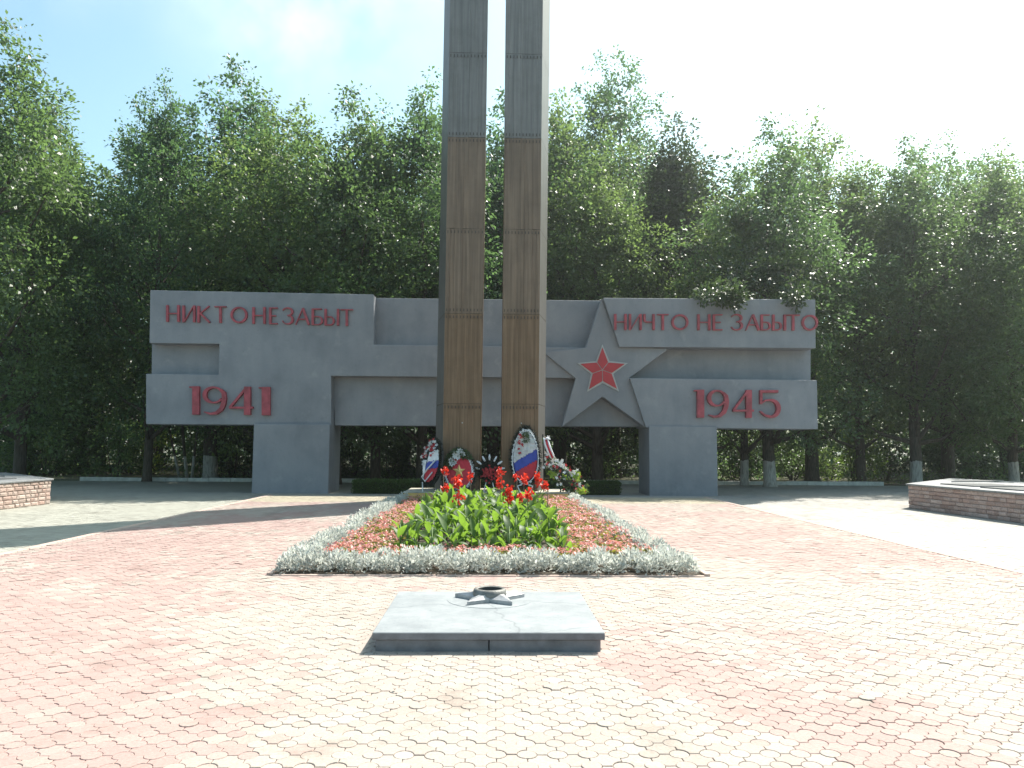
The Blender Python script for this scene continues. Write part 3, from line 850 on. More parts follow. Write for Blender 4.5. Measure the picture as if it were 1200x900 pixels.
def leaf_quads(C0, axis, nrm, Ln, Wd, fold=0.12, mid=0.5):
    """one folded rhomb per row"""
    axis = unit(axis); s = unit(np.cross(nrm, axis)); n = np.cross(axis, s)
    Ln = np.asarray(Ln).reshape(-1, 1); Wd = np.asarray(Wd).reshape(-1, 1)
    b = C0; t = C0 + axis * Ln - n * (Ln * 0.12)
    m = C0 + axis * Ln * mid
    l = m + s * Wd / 2 + n * Wd * fold; r = m - s * Wd / 2 + n * Wd * fold
    V = np.stack([b, r, t, l], axis=1).reshape(-1, 3)
    F = np.arange(len(V)).reshape(-1, 4)
    return V, F

def crown_leaves(rng, clumps, per_m2, size, droop=0.1):
    Cs, Ax, Nr, Ls = [], [], [], []
    for (c, r) in clumps:
        n = max(6, int(per_m2 * r * r))
        d = unit(rng.normal(0, 1, (n, 3)))
        rad = r * (0.25 + 0.75 * rng.random((n, 1)) ** 0.55)
        sq = np.array((1.0, 1.0, 0.78))
        # leaves gather into sprays, so that the clump shows holes
        ns = max(3, n // 14)
        sd = unit(rng.normal(0, 1, (ns, 3))) * r * (0.35 + 0.75 * rng.random((ns, 1)) ** 0.6)
        pick = rng.integers(0, ns, n)
        p = sd[pick] * sq + rng.normal(0, 0.12 + 0.04 * r, (n, 3)) * np.array((1, 1, 0.8))
        Cs.append(np.array(c) + p)
        out = unit(p + rng.normal(0, 0.35 * r, (n, 3)) + np.array((0, 0, -droop * r)))
        Ax.append(out)
        Nr.append(unit(rng.normal(0, 0.65, (n, 3)) + np.array((0, 0, 1.0)) + 0.4 * d))
        Ls.append(size * (0.65 + 0.7 * rng.random(n)))
    Cs, Ax, Nr, Ls = np.concatenate(Cs), np.concatenate(Ax), np.concatenate(Nr), np.concatenate(Ls)
    return leaf_quads(Cs, Ax, Nr, Ls, Ls * 0.62)

def make_tree(seed, H, Rad, base, shape, per_m2, size, mat, trunk_r, nclump, lean=0.0):
    """prototype: empty > trunk, crown. shape: 'round', 'airy' (open, tall) or 'cone'"""
    rng = np.random.default_rng(seed); rnd = random.Random(seed)
    t = thing('broadleaf_tree', '', 'tree')
    clumps = []
    for k in range(nclump):
        f = (k + 0.5) / nclump
        h = base + (H - base) * 0.93 * (f ** 0.85)
        q = (h - base) / (H - base)
        if shape == 'cone': env = Rad * (1.05 - q) ** 0.8
        elif shape == 'airy': env = Rad * (math.sin(math.pi * min(1, 0.18 + 0.80 * q)) ** 0.75)
        else: env = Rad * (math.sin(math.pi * min(1, 0.26 + 0.70 * q)) ** 0.6)
        env = max(env, 0.35)
        a = k * 2.39996 + rnd.uniform(-0.5, 0.5)
        rr = env * (0.25 + 0.75 * math.sqrt(rnd.random()))
        cr = rnd.uniform(0.85, 1.65) * (1.0 if q < 0.75 else 0.72) * (0.8 if shape == 'airy' else 1.0)
        clumps.append(((rr * math.cos(a) + lean * h, rr * math.sin(a), h - cr * 0.55 * q), cr))
    for k in range(int(nclump * 0.35)):      # sprays that break the outline near the top and sides
        q = rnd.uniform(0.35, 1.0); h = base + (H - base) * q
        if shape == 'cone': env = Rad * (1.05 - q) ** 0.8
        else: env = Rad * (math.sin(math.pi * min(1, 0.26 + 0.70 * q)) ** 0.6)
        a = rnd.uniform(0, 2 * math.pi); rr = (env + 0.25) * rnd.uniform(0.8, 1.12) if q < 0.85 else env * rnd.random()
        clumps.append(((rr * math.cos(a) + lean * h, rr * math.sin(a), h + (0.35 if q > 0.8 else 0)), rnd.uniform(0.28, 0.55)))
    for k in range(7):                       # leaders: upright shoots that make the top ragged
        a = rnd.uniform(0, 6.28); q0 = rnd.uniform(.66, .84); rr = Rad * rnd.uniform(.1, .75) * (1.25 - q0)
        h = base + (H - base) * q0; ln = rnd.uniform(1.3, 2.6); r0 = rnd.uniform(.5, .72)
        if k == 0: rr *= .3; ln = max(ln, H * 1.03 - h)
        for j in range(6):
            f = j / 5
            clumps.append(((rr * math.cos(a) + lean * h + rnd.uniform(-.18, .18), rr * math.sin(a) + rnd.uniform(-.18, .18), h + ln * f), r0 * (1 - .62 * f)))
    V, F = crown_leaves(rng, clumps, per_m2, size)
    link('crown', mesh_np('crown', V, F), M[mat], t)
    mb = MB()
    top = H * 0.86
    path = [(0, 0, -0.15), (0.0, 0.02, 0.25)] + [(lean * h + rnd.uniform(-.12, .12) * h / H * 3, rnd.uniform(-.12, .12) * h / H * 3, h) for h in np.linspace(1.2, top, 7)]
    rad = [trunk_r * 1.45, trunk_r * 1.08] + [trunk_r * (1 - 0.88 * (i / 6) ** 0.9) for i in range(7)]
    mb.tube(path, rad, 10)
    big = sorted(clumps[:nclump], key=lambda c: -c[1])[:int(nclump * 0.45)]
    for (c, r) in big:
        h0 = max(base * 0.75, c[2] - rnd.uniform(1.2, 3.0))
        q = min(0.98, h0 / top)
        st = Vector((lean * h0, 0, h0)); en = Vector(c)
        md = st.lerp(en, 0.55) + Vector((rnd.uniform(-.2, .2), rnd.uniform(-.2, .2), -0.25))
        r0 = trunk_r * (1 - 0.85 * q) * 0.5 + 0.012
        mb.tube([st, md, en], [r0, r0 * 0.65, 0.012], 5, cap=False)
    part('trunk', mb, M['bark'], t, smooth=True, local=True)
    t['H'] = H
    return t

protos = {
    'oak': make_tree(1, 15.0, 3.6, 2.4, 'round', 390, 0.142, 'leaf_oak', 0.24, 46),
    'ash': make_tree(2, 15.0, 3.2, 2.0, 'round', 390, 0.137, 'leaf_ash', 0.20, 42),
    'maple': make_tree(3, 15.0, 3.9, 1.8, 'round', 370, 0.148, 'leaf_ash', 0.26, 46),
    'tall': make_tree(4, 18.0, 3.4, 4.0, 'airy', 380, 0.138, 'leaf_oak', 0.22, 46),
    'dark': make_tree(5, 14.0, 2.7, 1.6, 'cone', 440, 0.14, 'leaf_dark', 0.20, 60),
}
used = set()
def ground_y(u, d): return d
def place_tree(kind, u, vtop, d, label, group='trees of the wood behind the memorial', rot=None, wx=1.0):
    p = protos[kind]
    base = P(u, 560, d); topz = P(u, vtop, d).z
    H = p['H']; s = (topz - LOW) / (H + 0.35)
    loc = (base.x, d, LOW - 0.03)
    sc = (s * wx, s * wx, s)
    if kind not in used:
        used.add(kind); r = p
        r.location = loc; r.scale = sc; r.rotation_euler = (0, 0, rot or 0)
        r['label'] = label; r['group'] = group
    else:
        r = dup(p, loc, random.uniform(0, 6.28) if rot is None else rot, sc, label, group)
    if 'H' in r and r is not p: del r['H']
    if 'limewashed' not in label:
        for ch in r.children:
            if ch.name.startswith('trunk'):
                ch.material_slots[0].link = 'OBJECT'; ch.material_slots[0].material = M['bark_plain']
    else:
        for ch in r.children:
            if ch.name.startswith('trunk'):
                ch.material_slots[0].link = 'OBJECT'; ch.material_slots[0].material = M['bark']
    return r

trees = [
    ('oak', -42, 26, 32.5, 'tall oak at the left edge of the photo, its top the highest on that side'),
    ('maple', 22, 112, 35, 'broad tree behind the left brick platform, lower than the tall oak beside it'),
    ('ash', 172, 86, 36, 'leafy tree rising above the left end of the grey wall'),
    ('oak', 246, 74, 39, 'high crowned tree behind the НИКТО inscription, trunk limewashed beside the pedestal'),
    ('maple', 322, 117, 36, 'round crowned tree above the middle of the left wall half'),
    ('oak', 392, 110, 34.5, 'dark tree above the upper right corner of the left wall block'),
    ('ash', 440, 128, 36.5, 'lower tree filling the gap left of the tree beside the left pillar'),
    ('ash', 494, 90, 35.5, 'tall tree whose top stands just left of the left pillar'),
    ('oak', 578, 112, 41, 'tree seen through the slot between the two pillars'),
    ('maple', 656, 104, 41, 'tree whose crown starts just right of the right pillar'),
    ('tall', 722, 66, 45, 'airy tall tree with open crown, highest to the right of the pillars'),
    ('dark', 802, 138, 41, 'dark pointed tree standing between the airy tall tree and the right crowns'),
    ('maple', 700, 196, 37.5, 'lighter low crown over the wall above the relief star'),
    ('ash', 872, 205, 36, 'low leafy tree with limewashed foot, left of the oak under the right wall end'),
    ('oak', 902, 146, 34.8, 'limewashed oak under the right wall end with a branch hanging over the inscription'),
    ('maple', 952, 138, 40, 'tall crown directly above the right end of the grey wall'),
    ('ash', 1010, 178, 39, 'slimmer tree just beyond the right end of the wall'),
    ('oak', 1074, 163, 37, 'tree with limewashed trunk behind the near corner of the right brick platform'),
    ('maple', 1112, 158, 41, 'wide crown rising over the right brick platform'),
    ('ash', 1188, 172, 37, 'tree at the right edge with limewashed trunk behind the platform slabs'),
    ('maple', 1262, 150, 33, 'big tree cut off by the right edge of the photo'),
]
placed = {}
for i, (k, u, v, d, lab) in enumerate(trees):
    placed[i] = place_tree(k, u, v, d, lab, wx={1: 0.82, 2: 0.74}.get(i, 1.0))
# deeper rows of the wood, hardly told apart
deep = 'dark tree deep in the wood, half hidden behind the front row'
for j, d in enumerate((47.0, 54.0, 63.0)):
    n = (13, 13, 14)[j]
    for i in range(n):
        u = -60 + (1320) * (i + 0.5 + random.uniform(-.3, .3)) / n
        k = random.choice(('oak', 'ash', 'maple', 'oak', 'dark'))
        top = 150 + random.uniform(-18, 45) + (25 if u > 830 else 0) + 10 * j
        if 60 < u < 130: top += 60
        dj = d + random.uniform(-2, 2); xj = P(u, 560, dj).x
        if any(abs((xj - bx) - (dj - by) * 0.98) / 1.4 < 2.9 and by < dj < by + 17 for bx, by in ((19.3, 42), (5.8, 43), (-20.8, 46), (13.5, 43.5))): continue   # deep trees left out so that sunlight reaches the bushes
        place_tree(k, u, top, dj, deep, 'deep trees of the wood', wx=1.15)
for k in protos:
    if 'H' in protos[k]: del protos[k]['H']

# slim leaning saplings with limewashed feet by the left kerb
for (u0, v0, u1, v1, r_, lab) in ((211, 565, 198, 505, .07, 'slim leaning trunk, leftmost of the three limewashed saplings'), (219.5, 565, 212, 490, .09, 'middle of the three limewashed saplings left of the thick trunk'),
                           (224.5, 565, 231, 500, .08, 'limewashed sapling nearest the thick trunk, leaning right')):
    d = 38.2
    a, b = P(u0, v0, d), P(u1, v1, d)
    t = thing('sapling', lab, 'tree', (a.x, d, LOW - 0.06), 'three saplings by the left kerb')
    c = (b.x + (b.x - a.x), d + 0.3, b.z + 2.2)
    part('trunk', MB().tube([(a.x, d, LOW - 0.1), ((a.x + b.x) / 2, d, (LOW + b.z) / 2), (b.x, d + .1, b.z), c], [r_, r_ * .85, r_ * .7, r_ * .35], 8), M['bark'], t, smooth=True)
    rng = np.random.default_rng(int(u0))
    V, F = crown_leaves(rng, [((c[0] - a.x + rng.uniform(-.5, .5), rng.uniform(-.2, .6), c[2] - LOW + rng.uniform(-.6, 1.5)), 0.7) for _ in range(5)], 200, 0.17)
    link('crown', mesh_np('crown', V, F), M['leaf_oak'], t)

# branch of the limewashed oak that hangs over the top of the right wall
tr = placed[14]
rng = np.random.default_rng(77)
hang = [((P(842, 342, 27.6)), .42), (P(855, 350, 27.5), .30), (P(862, 344, 27.6), .38), (P(827, 345, 27.7), .26), (P(848, 337, 28.4), .38), (P(870, 330, 29.5), .5), (P(932, 345, 27.6), .34), (P(934, 355, 27.5), .2),
        (P(928, 337, 28.3), .34), (P(944, 339, 28.4), .28), (P(900, 322, 29.8), .8), (P(860, 322, 30.5), .8), (P(935, 320, 30.2), .8), (P(900, 305, 31.5), 1.0)]
s_ = tr.scale[0]
rot = Matrix.Rotation(-tr.rotation_euler.z, 3, 'Z')
def to_local(p): q = rot @ (Vector(p) - Vector(tr.location)); return (q.x / tr.scale[0], q.y / tr.scale[1], q.z / tr.scale[2])
V, F = crown_leaves(rng, [(to_local(c), r / s_) for c, r in hang] + [(to_local(P(u, v, 27.4)), .24 / s_) for u, v in ((838, 347), (850, 352), (858, 355), (864, 350), (930, 350), (937, 352), (826, 349))], 1500, 0.13)
link('hanging_foliage', mesh_np('hanging_foliage', V, F), M['leaf_dark'], tr)
mb = MB()
hub = P(902, 300, 34.0)
for c, r in hang[4:]:
    a = Vector(to_local(hub)); b = Vector(to_local(c))
    mb.tube([a, a.lerp(b, .6) + Vector((0, 0, .3)), b], [0.05, 0.03, 0.01], 5, cap=False)
part('branch', mb, M['bark'], tr, local=True)

# ---------------------------------------------------------------- shrubs at the foot of the wood
def shrub(u, d, h, w, mat, label, seed, dens=260, size=0.15, name='shrub', group=None, wd=None):
    rng = np.random.default_rng(seed); rnd = random.Random(seed)
    p = P(u, 560, d)
    t = thing(name, label, 'shrub', (p.x, d, LOW - 0.05), group)
    cl = []
    for k in range(int(9 + w * 5)):
        q = rnd.random(); a = rnd.uniform(0, 6.28); rr = w * 0.5 * math.sqrt(rnd.random()) * (1 - 0.5 * q)
        cl.append(((rr * math.cos(a), rr * math.sin(a) * 0.7, 0.2 + q * (h - 0.3)), rnd.uniform(.28, .5) * min(1.3, h / 1.6)))
    V, F = crown_leaves(rng, cl, dens, size)
    link('foliage', mesh_np('foliage', V, F), M[mat], t)
    mb = MB()
    for c, r in cl[:9]: mb.tube([(c[0] * .15, c[1] * .15, 0), (c[0] * .6, c[1] * .6, c[2] * .6), c], [0.03, 0.02, 0.008], 5, cap=False)
    part('stems', mb, M['bark_plain'], t, local=True)
    return t
shrub(1000, 42, 3.0, 3.4, 'leaf_bright', 'sunlit yellow green bush between trunks beyond the right wall end', 5, 320, 0.16)
shrub(860, 43.5, 3.2, 3.0, 'leaf_ash', 'tall bush seen under the right wall end beside the pedestal', 6, 300)
shrub(700, 43, 2.8, 4.0, 'leaf_ash', 'bush seen under the wall below the relief star', 7, 260)
shrub(560, 44, 3.0, 3.0, 'leaf_oak', 'bush glimpsed between the pillars under the wall', 8)
shrub(470, 44, 3.0, 4.5, 'leaf_oak', 'wide dark bush under the wall left of the pillars', 9)
shrub(415, 46, 3.4, 3.0, 'leaf_ash', 'bush under the wall close to the left pedestal', 10)
shrub(175, 46, 2.2, 3.0, 'leaf_bright', 'light green bush deep under the trees left of the wall', 11, 220)
shrub(100, 46, 2.4, 4.0, 'leaf_oak', 'dark bush beyond the kerb left of the wall', 12)
shrub(30, 43, 3.0, 4.0, 'leaf_ash', 'bush behind the left brick platform', 13)
shrub(1110, 44, 3.0, 4.4, 'leaf_oak', 'dark bush behind the right brick platform', 14)
shrub(1180, 45, 3.2, 4.0, 'leaf_ash', 'bush at the right edge under the trees', 15)
shrub(950, 46, 2.6, 4.0, 'leaf_dark', 'dark bush just right of the limewashed oak', 16)
shrub(620, 48, 3.2, 4.0, 'leaf_dark', 'dark bush behind the right pillar', 17)
shrub(290, 46, 3.0, 4.0, 'leaf_oak', 'dark bush left of the left pedestal', 18)
deepb = 'dark undergrowth bush deep in the wood'
for i in range(20):
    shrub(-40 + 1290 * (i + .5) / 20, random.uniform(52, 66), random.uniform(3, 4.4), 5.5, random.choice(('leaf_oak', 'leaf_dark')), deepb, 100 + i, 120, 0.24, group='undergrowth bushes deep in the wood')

for i in range(22):
    u = -30 + 1270 * (i + .5 + random.uniform(-.35, .35)) / 22
    shrub(u, random.uniform(41.5, 47), random.uniform(2.2, 3.8), random.uniform(3.2, 4.6), random.choice(('leaf_oak', 'leaf_dark', 'leaf_oak', 'leaf_ash')), 'dark bush among the trunks along the front of the wood', 200 + i, 230, 0.16, group='bushes among the front trunks')

# low plants along the foot of the wood
rng = np.random.default_rng(21)
n = 9000
px_ = rng.uniform(-26, 27, n); py_ = 37.6 + rng.random(n) ** 1.5 * 16
keep = vnoise(px_ * 0.5 + 40, py_ * 0.5, 3) > 0.45
keep &= ~((px_ < -6) & (rng.random(n) < 0.55))
px_, py_ = px_[keep], py_[keep]; n = len(px_)
c0 = np.c_[px_, py_, LOW - 0.05 + rng.random(n) ** 1.6 * 0.8]
V, F = leaf_quads(c0, np.c_[rng.normal(0, .7, n), rng.normal(0, .7, n), rng.uniform(.1, 1, n)], unit(rng.normal(0, .6, (n, 3)) + (0, 0, 1)), rng.uniform(.08, .2, n), rng.uniform(.05, .1, n))
uo = link('undergrowth', mesh_np('undergrowth', V, F), M['leaf_ash']); uo['kind'] = 'stuff'
tag(uo, 'low weeds and seedlings growing under the trees', 'undergrowth')

# the far-off wood that closes the view under the crowns
rng = np.random.default_rng(23)
n = 60000
fx = rng.uniform(-95, 100, n); fy = 72 + rng.random(n) * 26
fz = LOW + rng.random(n) ** 1.1 * 13
V, F = leaf_quads(np.c_[fx, fy, fz], np.c_[rng.normal(0, .7, n), rng.normal(0, .7, n), rng.normal(0, .6, n)], rng.normal(0, 1, (n, 3)) + (0, -.5, .5), rng.uniform(.4, .8, n), rng.uniform(.25, .5, n))
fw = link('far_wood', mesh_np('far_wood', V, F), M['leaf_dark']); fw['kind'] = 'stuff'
tag(fw, 'far part of the wood that reads as one dark mass', 'wood')

# ---------------------------------------------------------------- kerbs before the wood
def back_kerb(u0, u1, v, label, d):
    a, b = P(u0, v, d), P(u1, v, d)
    k = thing('roadside_kerb', label, 'kerb', (a.x, d, LOW))
    x = a.x
    while x < b.x:
        j = random.uniform(-.012, .012)
        part('kerb_stone', MB().box((x, d + j, LOW - .06), (min(x + 0.985, b.x), d + .16 + j, LOW + 0.15 + random.uniform(-.01, .01))), M['kerb'], k, bevel=0.015)
        x += 1.0
back_kerb(93, 520, 564, 'white kerb before the wood, running left of the pillars', 36.7)
back_kerb(655, 1036, 566, 'white kerb before the wood, running right of the pillars', 36.9)

# ---------------------------------------------------------------- hedge under the wall
def hedge():
    t = thing('clipped_hedge', 'low clipped green hedge under the wall behind the pillars', 'hedge', (0, 28.3, LOW))
    rng = np.random.default_rng(31)
    n = 26000
    x = rng.uniform(-4.95, 4.75, n); f = rng.random(n)
    y = np.where(f < .5, -0.42 + rng.normal(0, .03, n), rng.uniform(-.42, .45, n)); z = np.where(f < .5, rng.uniform(0, .44, n), 0.43 + rng.normal(0, .03, n))
    V, F = leaf_quads(np.c_[x, y, z], np.c_[rng.normal(0, .6, n), rng.normal(-.4, .5, n), rng.uniform(.1, 1, n)], rng.normal(0, 1, (n, 3)) + (0, -.4, .6), rng.uniform(.04, .08, n), rng.uniform(.02, .04, n))
    link('foliage', mesh_np('foliage', V, F), M['hedge'], t)
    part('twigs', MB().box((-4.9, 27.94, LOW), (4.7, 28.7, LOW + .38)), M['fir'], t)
hedge()

# ---------------------------------------------------------------- brick platforms with plaques
unit_b = MB().box((0, 0, 0), (1, 1, 1))
def brick_mesh(name, seed):
    rnd = random.Random(seed)
    # split faced block: front face (-y) broken into facets; unit cube with a bulged front
    V = [(0, 0.05, 0), (1, 0.05, 0), (1, 1, 0), (0, 1, 0), (0, 0.05, 1), (1, 0.05, 1), (1, 1, 1), (0, 1, 1)]
    fx = [(rnd.uniform(.1, .3), -rnd.uniform(.02, .12), rnd.uniform(.15, .35)), (rnd.uniform(.7, .9), -rnd.uniform(.02, .12), rnd.uniform(.15, .35)),
          (rnd.uniform(.7, .9), -rnd.uniform(.02, .12), rnd.uniform(.65, .85)), (rnd.uniform(.1, .3), -rnd.uniform(.02, .12), rnd.uniform(.65, .85))]
    V += fx
    F = [(8, 9, 10, 11), (0, 1, 9, 8), (1, 5, 10, 9), (5, 4, 11, 10), (4, 0, 8, 11), (4, 5, 6, 7), (1, 2, 6, 5), (3, 0, 4, 7), (3, 2, 1, 0)]
    me = mesh_py(name, V, F); me.materials.append(M['brick']); return me
bricks = [brick_mesh('stone_block', s) for s in range(5)]

def platform(s, corner, near, label, cols, y_stop, H=0.70):
    """s=+1 right, -1 left; face from the far corner towards the viewer along -y"""
    t = thing('brick_platform', label, 'platform', (corner.x, corner.y, LOW))
    # local frame of the visible face: along from corner to near
    al = Vector((near.x - corner.x, near.y - corner.y, 0)).normalized()
    out = Vector((-s * abs(al.y), al.x * s * (1 if al.y < 0 else -1), 0))
    if out.x * s > 0: out = -out
    out = Vector((al.y, -al.x, 0)); 
    if out.x * s > 0: out = -out
    Lf = (corner.y - y_stop)
    rnd = random.Random(60 + s)
    ang = math.atan2(al.y, al.x)
    nco = 6; hc = (H - 0.05) / nco
    for c in range(nco):
        x = -0.02 if c % 2 else 0.0
        while x < Lf:
            w = rnd.choice((0.17, 0.24, 0.30, 0.34))
            if s > 0: w *= 0.92
            o = bpy.data.objects.new('stone_block', rnd.choice(bricks)); C.objects.link(o); o.parent = t
            # block frame: x along the face, y into the platform, z up (right handed)
            if s > 0: pos, bx = al * x, al
            else: pos, bx = al * (x + w - 0.008), -al
            by = Vector((-bx.y, bx.x, 0))
            m3 = Matrix(((bx.x, by.x, 0), (bx.y, by.y, 0), (0, 0, 1)))
            o.rotation_euler = m3.to_euler()
            pr = rnd.uniform(-.006, .008)
            o.location = (pos.x - by.x * (0.02 + pr), pos.y - by.y * (0.02 + pr), c * hc + 0.004)
            o.scale = (w - 0.010, 0.12, hc - 0.010)
            k = rnd.random(); cc = np.array(cols[0]) * (1 - k) + np.array(cols[1]) * k
            cc = cc * rnd.uniform(.82, 1.12)
            o.color = (*cc, 1)
            x += w
    # core behind the blocks and cap slab: a bent plan, the back edge runs outwards at an angle
    c2 = Vector((corner.x, corner.y)); a2 = Vector((al.x, al.y)); o2 = Vector((out.x, out.y))
    inw = -o2
    back = (inw + Vector((0, 1.05))).normalized()
    def plan(ins):
        p0 = c2 + inw * ins + a2 * ins
        p1 = c2 + a2 * Lf + inw * ins
        return [p0, p1, p1 + inw * 3.6, p1 + inw * 6.0 + Vector((0, 2.5)), c2 + back * (6.0 - ins) + inw * ins]
    core = MB().prism_z([(p.x, p.y) for p in plan(0.045)], LOW - .03, LOW + H - 0.05)
    part('core', core, M['mortar'], t)
    cap = MB().prism_z([(p.x, p.y) for p in plan(-0.06)], LOW + H - 0.05, LOW + H)
    part('cap_slab', cap, M['granite'], t, bevel=0.008)
    zt = LOW + H
    for k in range(4):
        q = c2 + a2 * (0.55 + k * 1.75) + inw * 0.55 + back * (0.25 if k == 0 else 0)
        pts = [q, q + a2 * 1.45, q + a2 * 1.45 + inw * 1.5, q + inw * 1.5]
        part('plaque', MB().prism_z([(p.x, p.y) for p in pts], zt - .004, zt + 0.03), M['plaque'], t, bevel=0.006)
    pts = [c2 + inw * 1.0 + back * 1.4, c2 + inw * 1.0 + back * 2.8, c2 + inw * 2.4 + back * 3.4, c2 + inw * 2.4 + back * 1.8]
    part('plaque', MB().prism_z([(p.x, p.y) for p in pts], zt - .004, zt + 0.03), M['plaque'], t, bevel=0.006)
    return t
platform(1, G(1066, 595.5, LOW), G(1200, 613.5, LOW), 'right brick platform with shaded reddish stone face and grey slab top', ((0.40, 0.275, 0.24), (0.50, 0.385, 0.35)), 12.5, 0.72)
platform(-1, G(57.5, 590.5, LOW), G(0, 597.5, LOW), 'left brick platform with sunlit pinkish stone face and grey slab top', ((0.40, 0.28, 0.235), (0.47, 0.38, 0.33)), 13.5, 0.72)

# ---------------------------------------------------------------- flower bed
bx0, bx1, by0, by1 = BED
bed = MB().add([(bx0, by0, 0.004), (bx1, by0, 0.004), (bx1, by1 + .1, 0.004), (bx0, by1 + .1, 0.004)], [(0, 1, 2, 3)])
so = part('soil', bed, M['soil']); so['kind'] = 'structure'
k = thing('flower_bed_kerb', 'thin pale red kerb framing the long flower bed', 'kerb', (0, 15, 0))
y = by0
while y < by1 - 0.05:
    for x in (bx0, bx1):
        part('kerb_stone', MB().box((x - .035, y + .004, -.03), (x + .035, min(y + .996, by1), .035)), M['kerb_red'], k, bevel=0.006)
    y += 1.0
x = bx0 + .04
while x < bx1 - .05:
    part('kerb_stone', MB().box((x + .004, by0 - .035, -.03), (min(x + .996, bx1 - .04), by0 + .035, .014)), M['kerb_red'], k, bevel=0.006)
    x += 1.0

def mounds(rng, n, area, spacing):
    """plants along a border as mounded tufts: returns points with outward axes"""
    x0, x1, y0, y1 = area
    nx, ny = max(1, int((x1 - x0) / spacing)), max(1, int((y1 - y0) / spacing))
    cs = [(x0 + (i + .5 + rng.uniform(-.25, .25)) * (x1 - x0) / nx, y0 + (j + .5 + rng.uniform(-.25, .25)) * (y1 - y0) / ny, rng.uniform(.6, 1.3)) for i in range(nx) for j in range(ny)]
    cs = np.array(cs)
    pk = rng.integers(0, len(cs), n)
    c = cs[pk]
    a = rng.uniform(0, 2 * math.pi, n); el = np.arcsin(rng.random(n) ** 0.7)
    d = np.c_[np.cos(a) * np.cos(el), np.sin(a) * np.cos(el), np.sin(el)]
    return c, d

rng = np.random.default_rng(51)
Vs, Fs, off = [], [], 0
def add_q(V, F):
    global off
    Vs.append(V); Fs.append(F + off); off += len(V)
for area, n, sp in (((bx0 + .02, bx1 - .14, by0 + .07, by0 + .58), 14000, .21), ((bx0 + .03, bx0 + .42, by0 + .6, 21.9), 13000, .22), ((bx1 - .55, bx1 - .16, by0 + .6, 21.9), 12000, .22)):
    c, d = mounds(rng, n, area, sp)
    r = c[:, 2:3] * 0.155
    q = np.c_[c[:, :2], np.full(n, 0.02)] + d * r * np.array((1, 1, 1.45)) * (0.45 + 0.55 * rng.random((n, 1)) ** .5)
    L = rng.uniform(.035, .085, n)
    V, F = leaf_quads(q, d + rng.normal(0, .45, (n, 3)) + (0, 0, .35), rng.normal(0, 1, (n, 3)), L, L * rng.uniform(.22, .42, n), 0.2, 0.6)
    add_q(V, F)
do = link('dusty_miller_border', mesh_np('dusty_miller_border', np.concatenate(Vs), np.concatenate(Fs)), M['silver']); do['kind'] = 'stuff'
tag(do, 'silvery grey foliage border around the flower bed', 'plants')

# begonias
CAN = (-1.45, 1.32, 10.75, 18.2)
n = 30000
x = rng.uniform(bx0 + .45, bx1 - .42, n); y = by0 + .55 + rng.random(n) ** 1.15 * (21.9 - by0 - .55)
keep = ~((x > CAN[0] + .12) & (x < CAN[1] - .12) & (y > CAN[2] + .15) & (y < CAN[3]))
x, y = x[keep], y[keep]; n = len(x)
hh = 0.10 + 0.10 * vnoise(x * 5, y * 5, 9)
z = 0.02 + hh * rng.random(n) ** .6
fl = (rng.random(n) < .30) & (vnoise(x * 4, y * 4, 13) > .25)
lv = ~fl
V, F = leaf_quads(np.c_[x, y, z][lv], np.c_[rng.normal(0, 1, lv.sum()), rng.normal(0, 1, lv.sum()), rng.uniform(-.1, .8, lv.sum())], rng.normal(0, .5, (lv.sum(), 3)) + (0, 0, 1), rng.uniform(.04, .075, lv.sum()), rng.uniform(.035, .06, lv.sum()))
bo = link('begonia_foliage', mesh_np('begonia_foliage', V, F), M['begonia_leaf']); bo['kind'] = 'stuff'
tag(bo, 'bronze green leaves of the low bedding begonias', 'plants')
fx_, fy_, fz_ = x[fl], y[fl], (0.05 + hh)[fl]
VV, FF, o_ = [], [], 0
for pet in range(3):
    m_ = len(fx_)
    a = rng.uniform(0, 6.28, m_)
    V, F = leaf_quads(np.c_[fx_, fy_, fz_ + rng.normal(0, .012, m_)], np.c_[np.cos(a), np.sin(a), rng.uniform(-.1, .7, m_)], rng.normal(0, .5, (m_, 3)) + (0, 0, 1), rng.uniform(.026, .048, m_), rng.uniform(.026, .042, m_))
    VV.append(V); FF.append(F + o_); o_ += len(V)
fo = link('begonia_flowers', mesh_np('begonia_flowers', np.concatenate(VV), np.concatenate(FF)), M['begonia_red']); fo['kind'] = 'stuff'
tag(fo, 'red and pink begonia flowers carpeting the bed', 'flowers')

# fallen leaves and crumbs on the paving
rng = np.random.default_rng(61)
n = 420
lx = rng.uniform(-6.8, 6.8, n); ly = 3.6 + rng.random(n) ** 1.3 * 20
keep = is_free(lx, ly, 0.05); lx, ly = lx[keep], ly[keep]; n = len(lx)
V, F = leaf_quads(np.c_[lx, ly, np.full(n, .006)], np.c_[rng.normal(0, 1, n), rng.normal(0, 1, n), np.full(n, .1)], np.c_[rng.normal(0, .2, n), rng.normal(0, .2, n), np.ones(n)], rng.uniform(.008, .034, n), rng.uniform(.006, .022, n))
lo = link('fallen_leaves', mesh_np('fallen_leaves', V, F), M['stem']); lo['kind'] = 'stuff'
tag(lo, 'dry brown leaf crumbs scattered on the paving', 'litter')

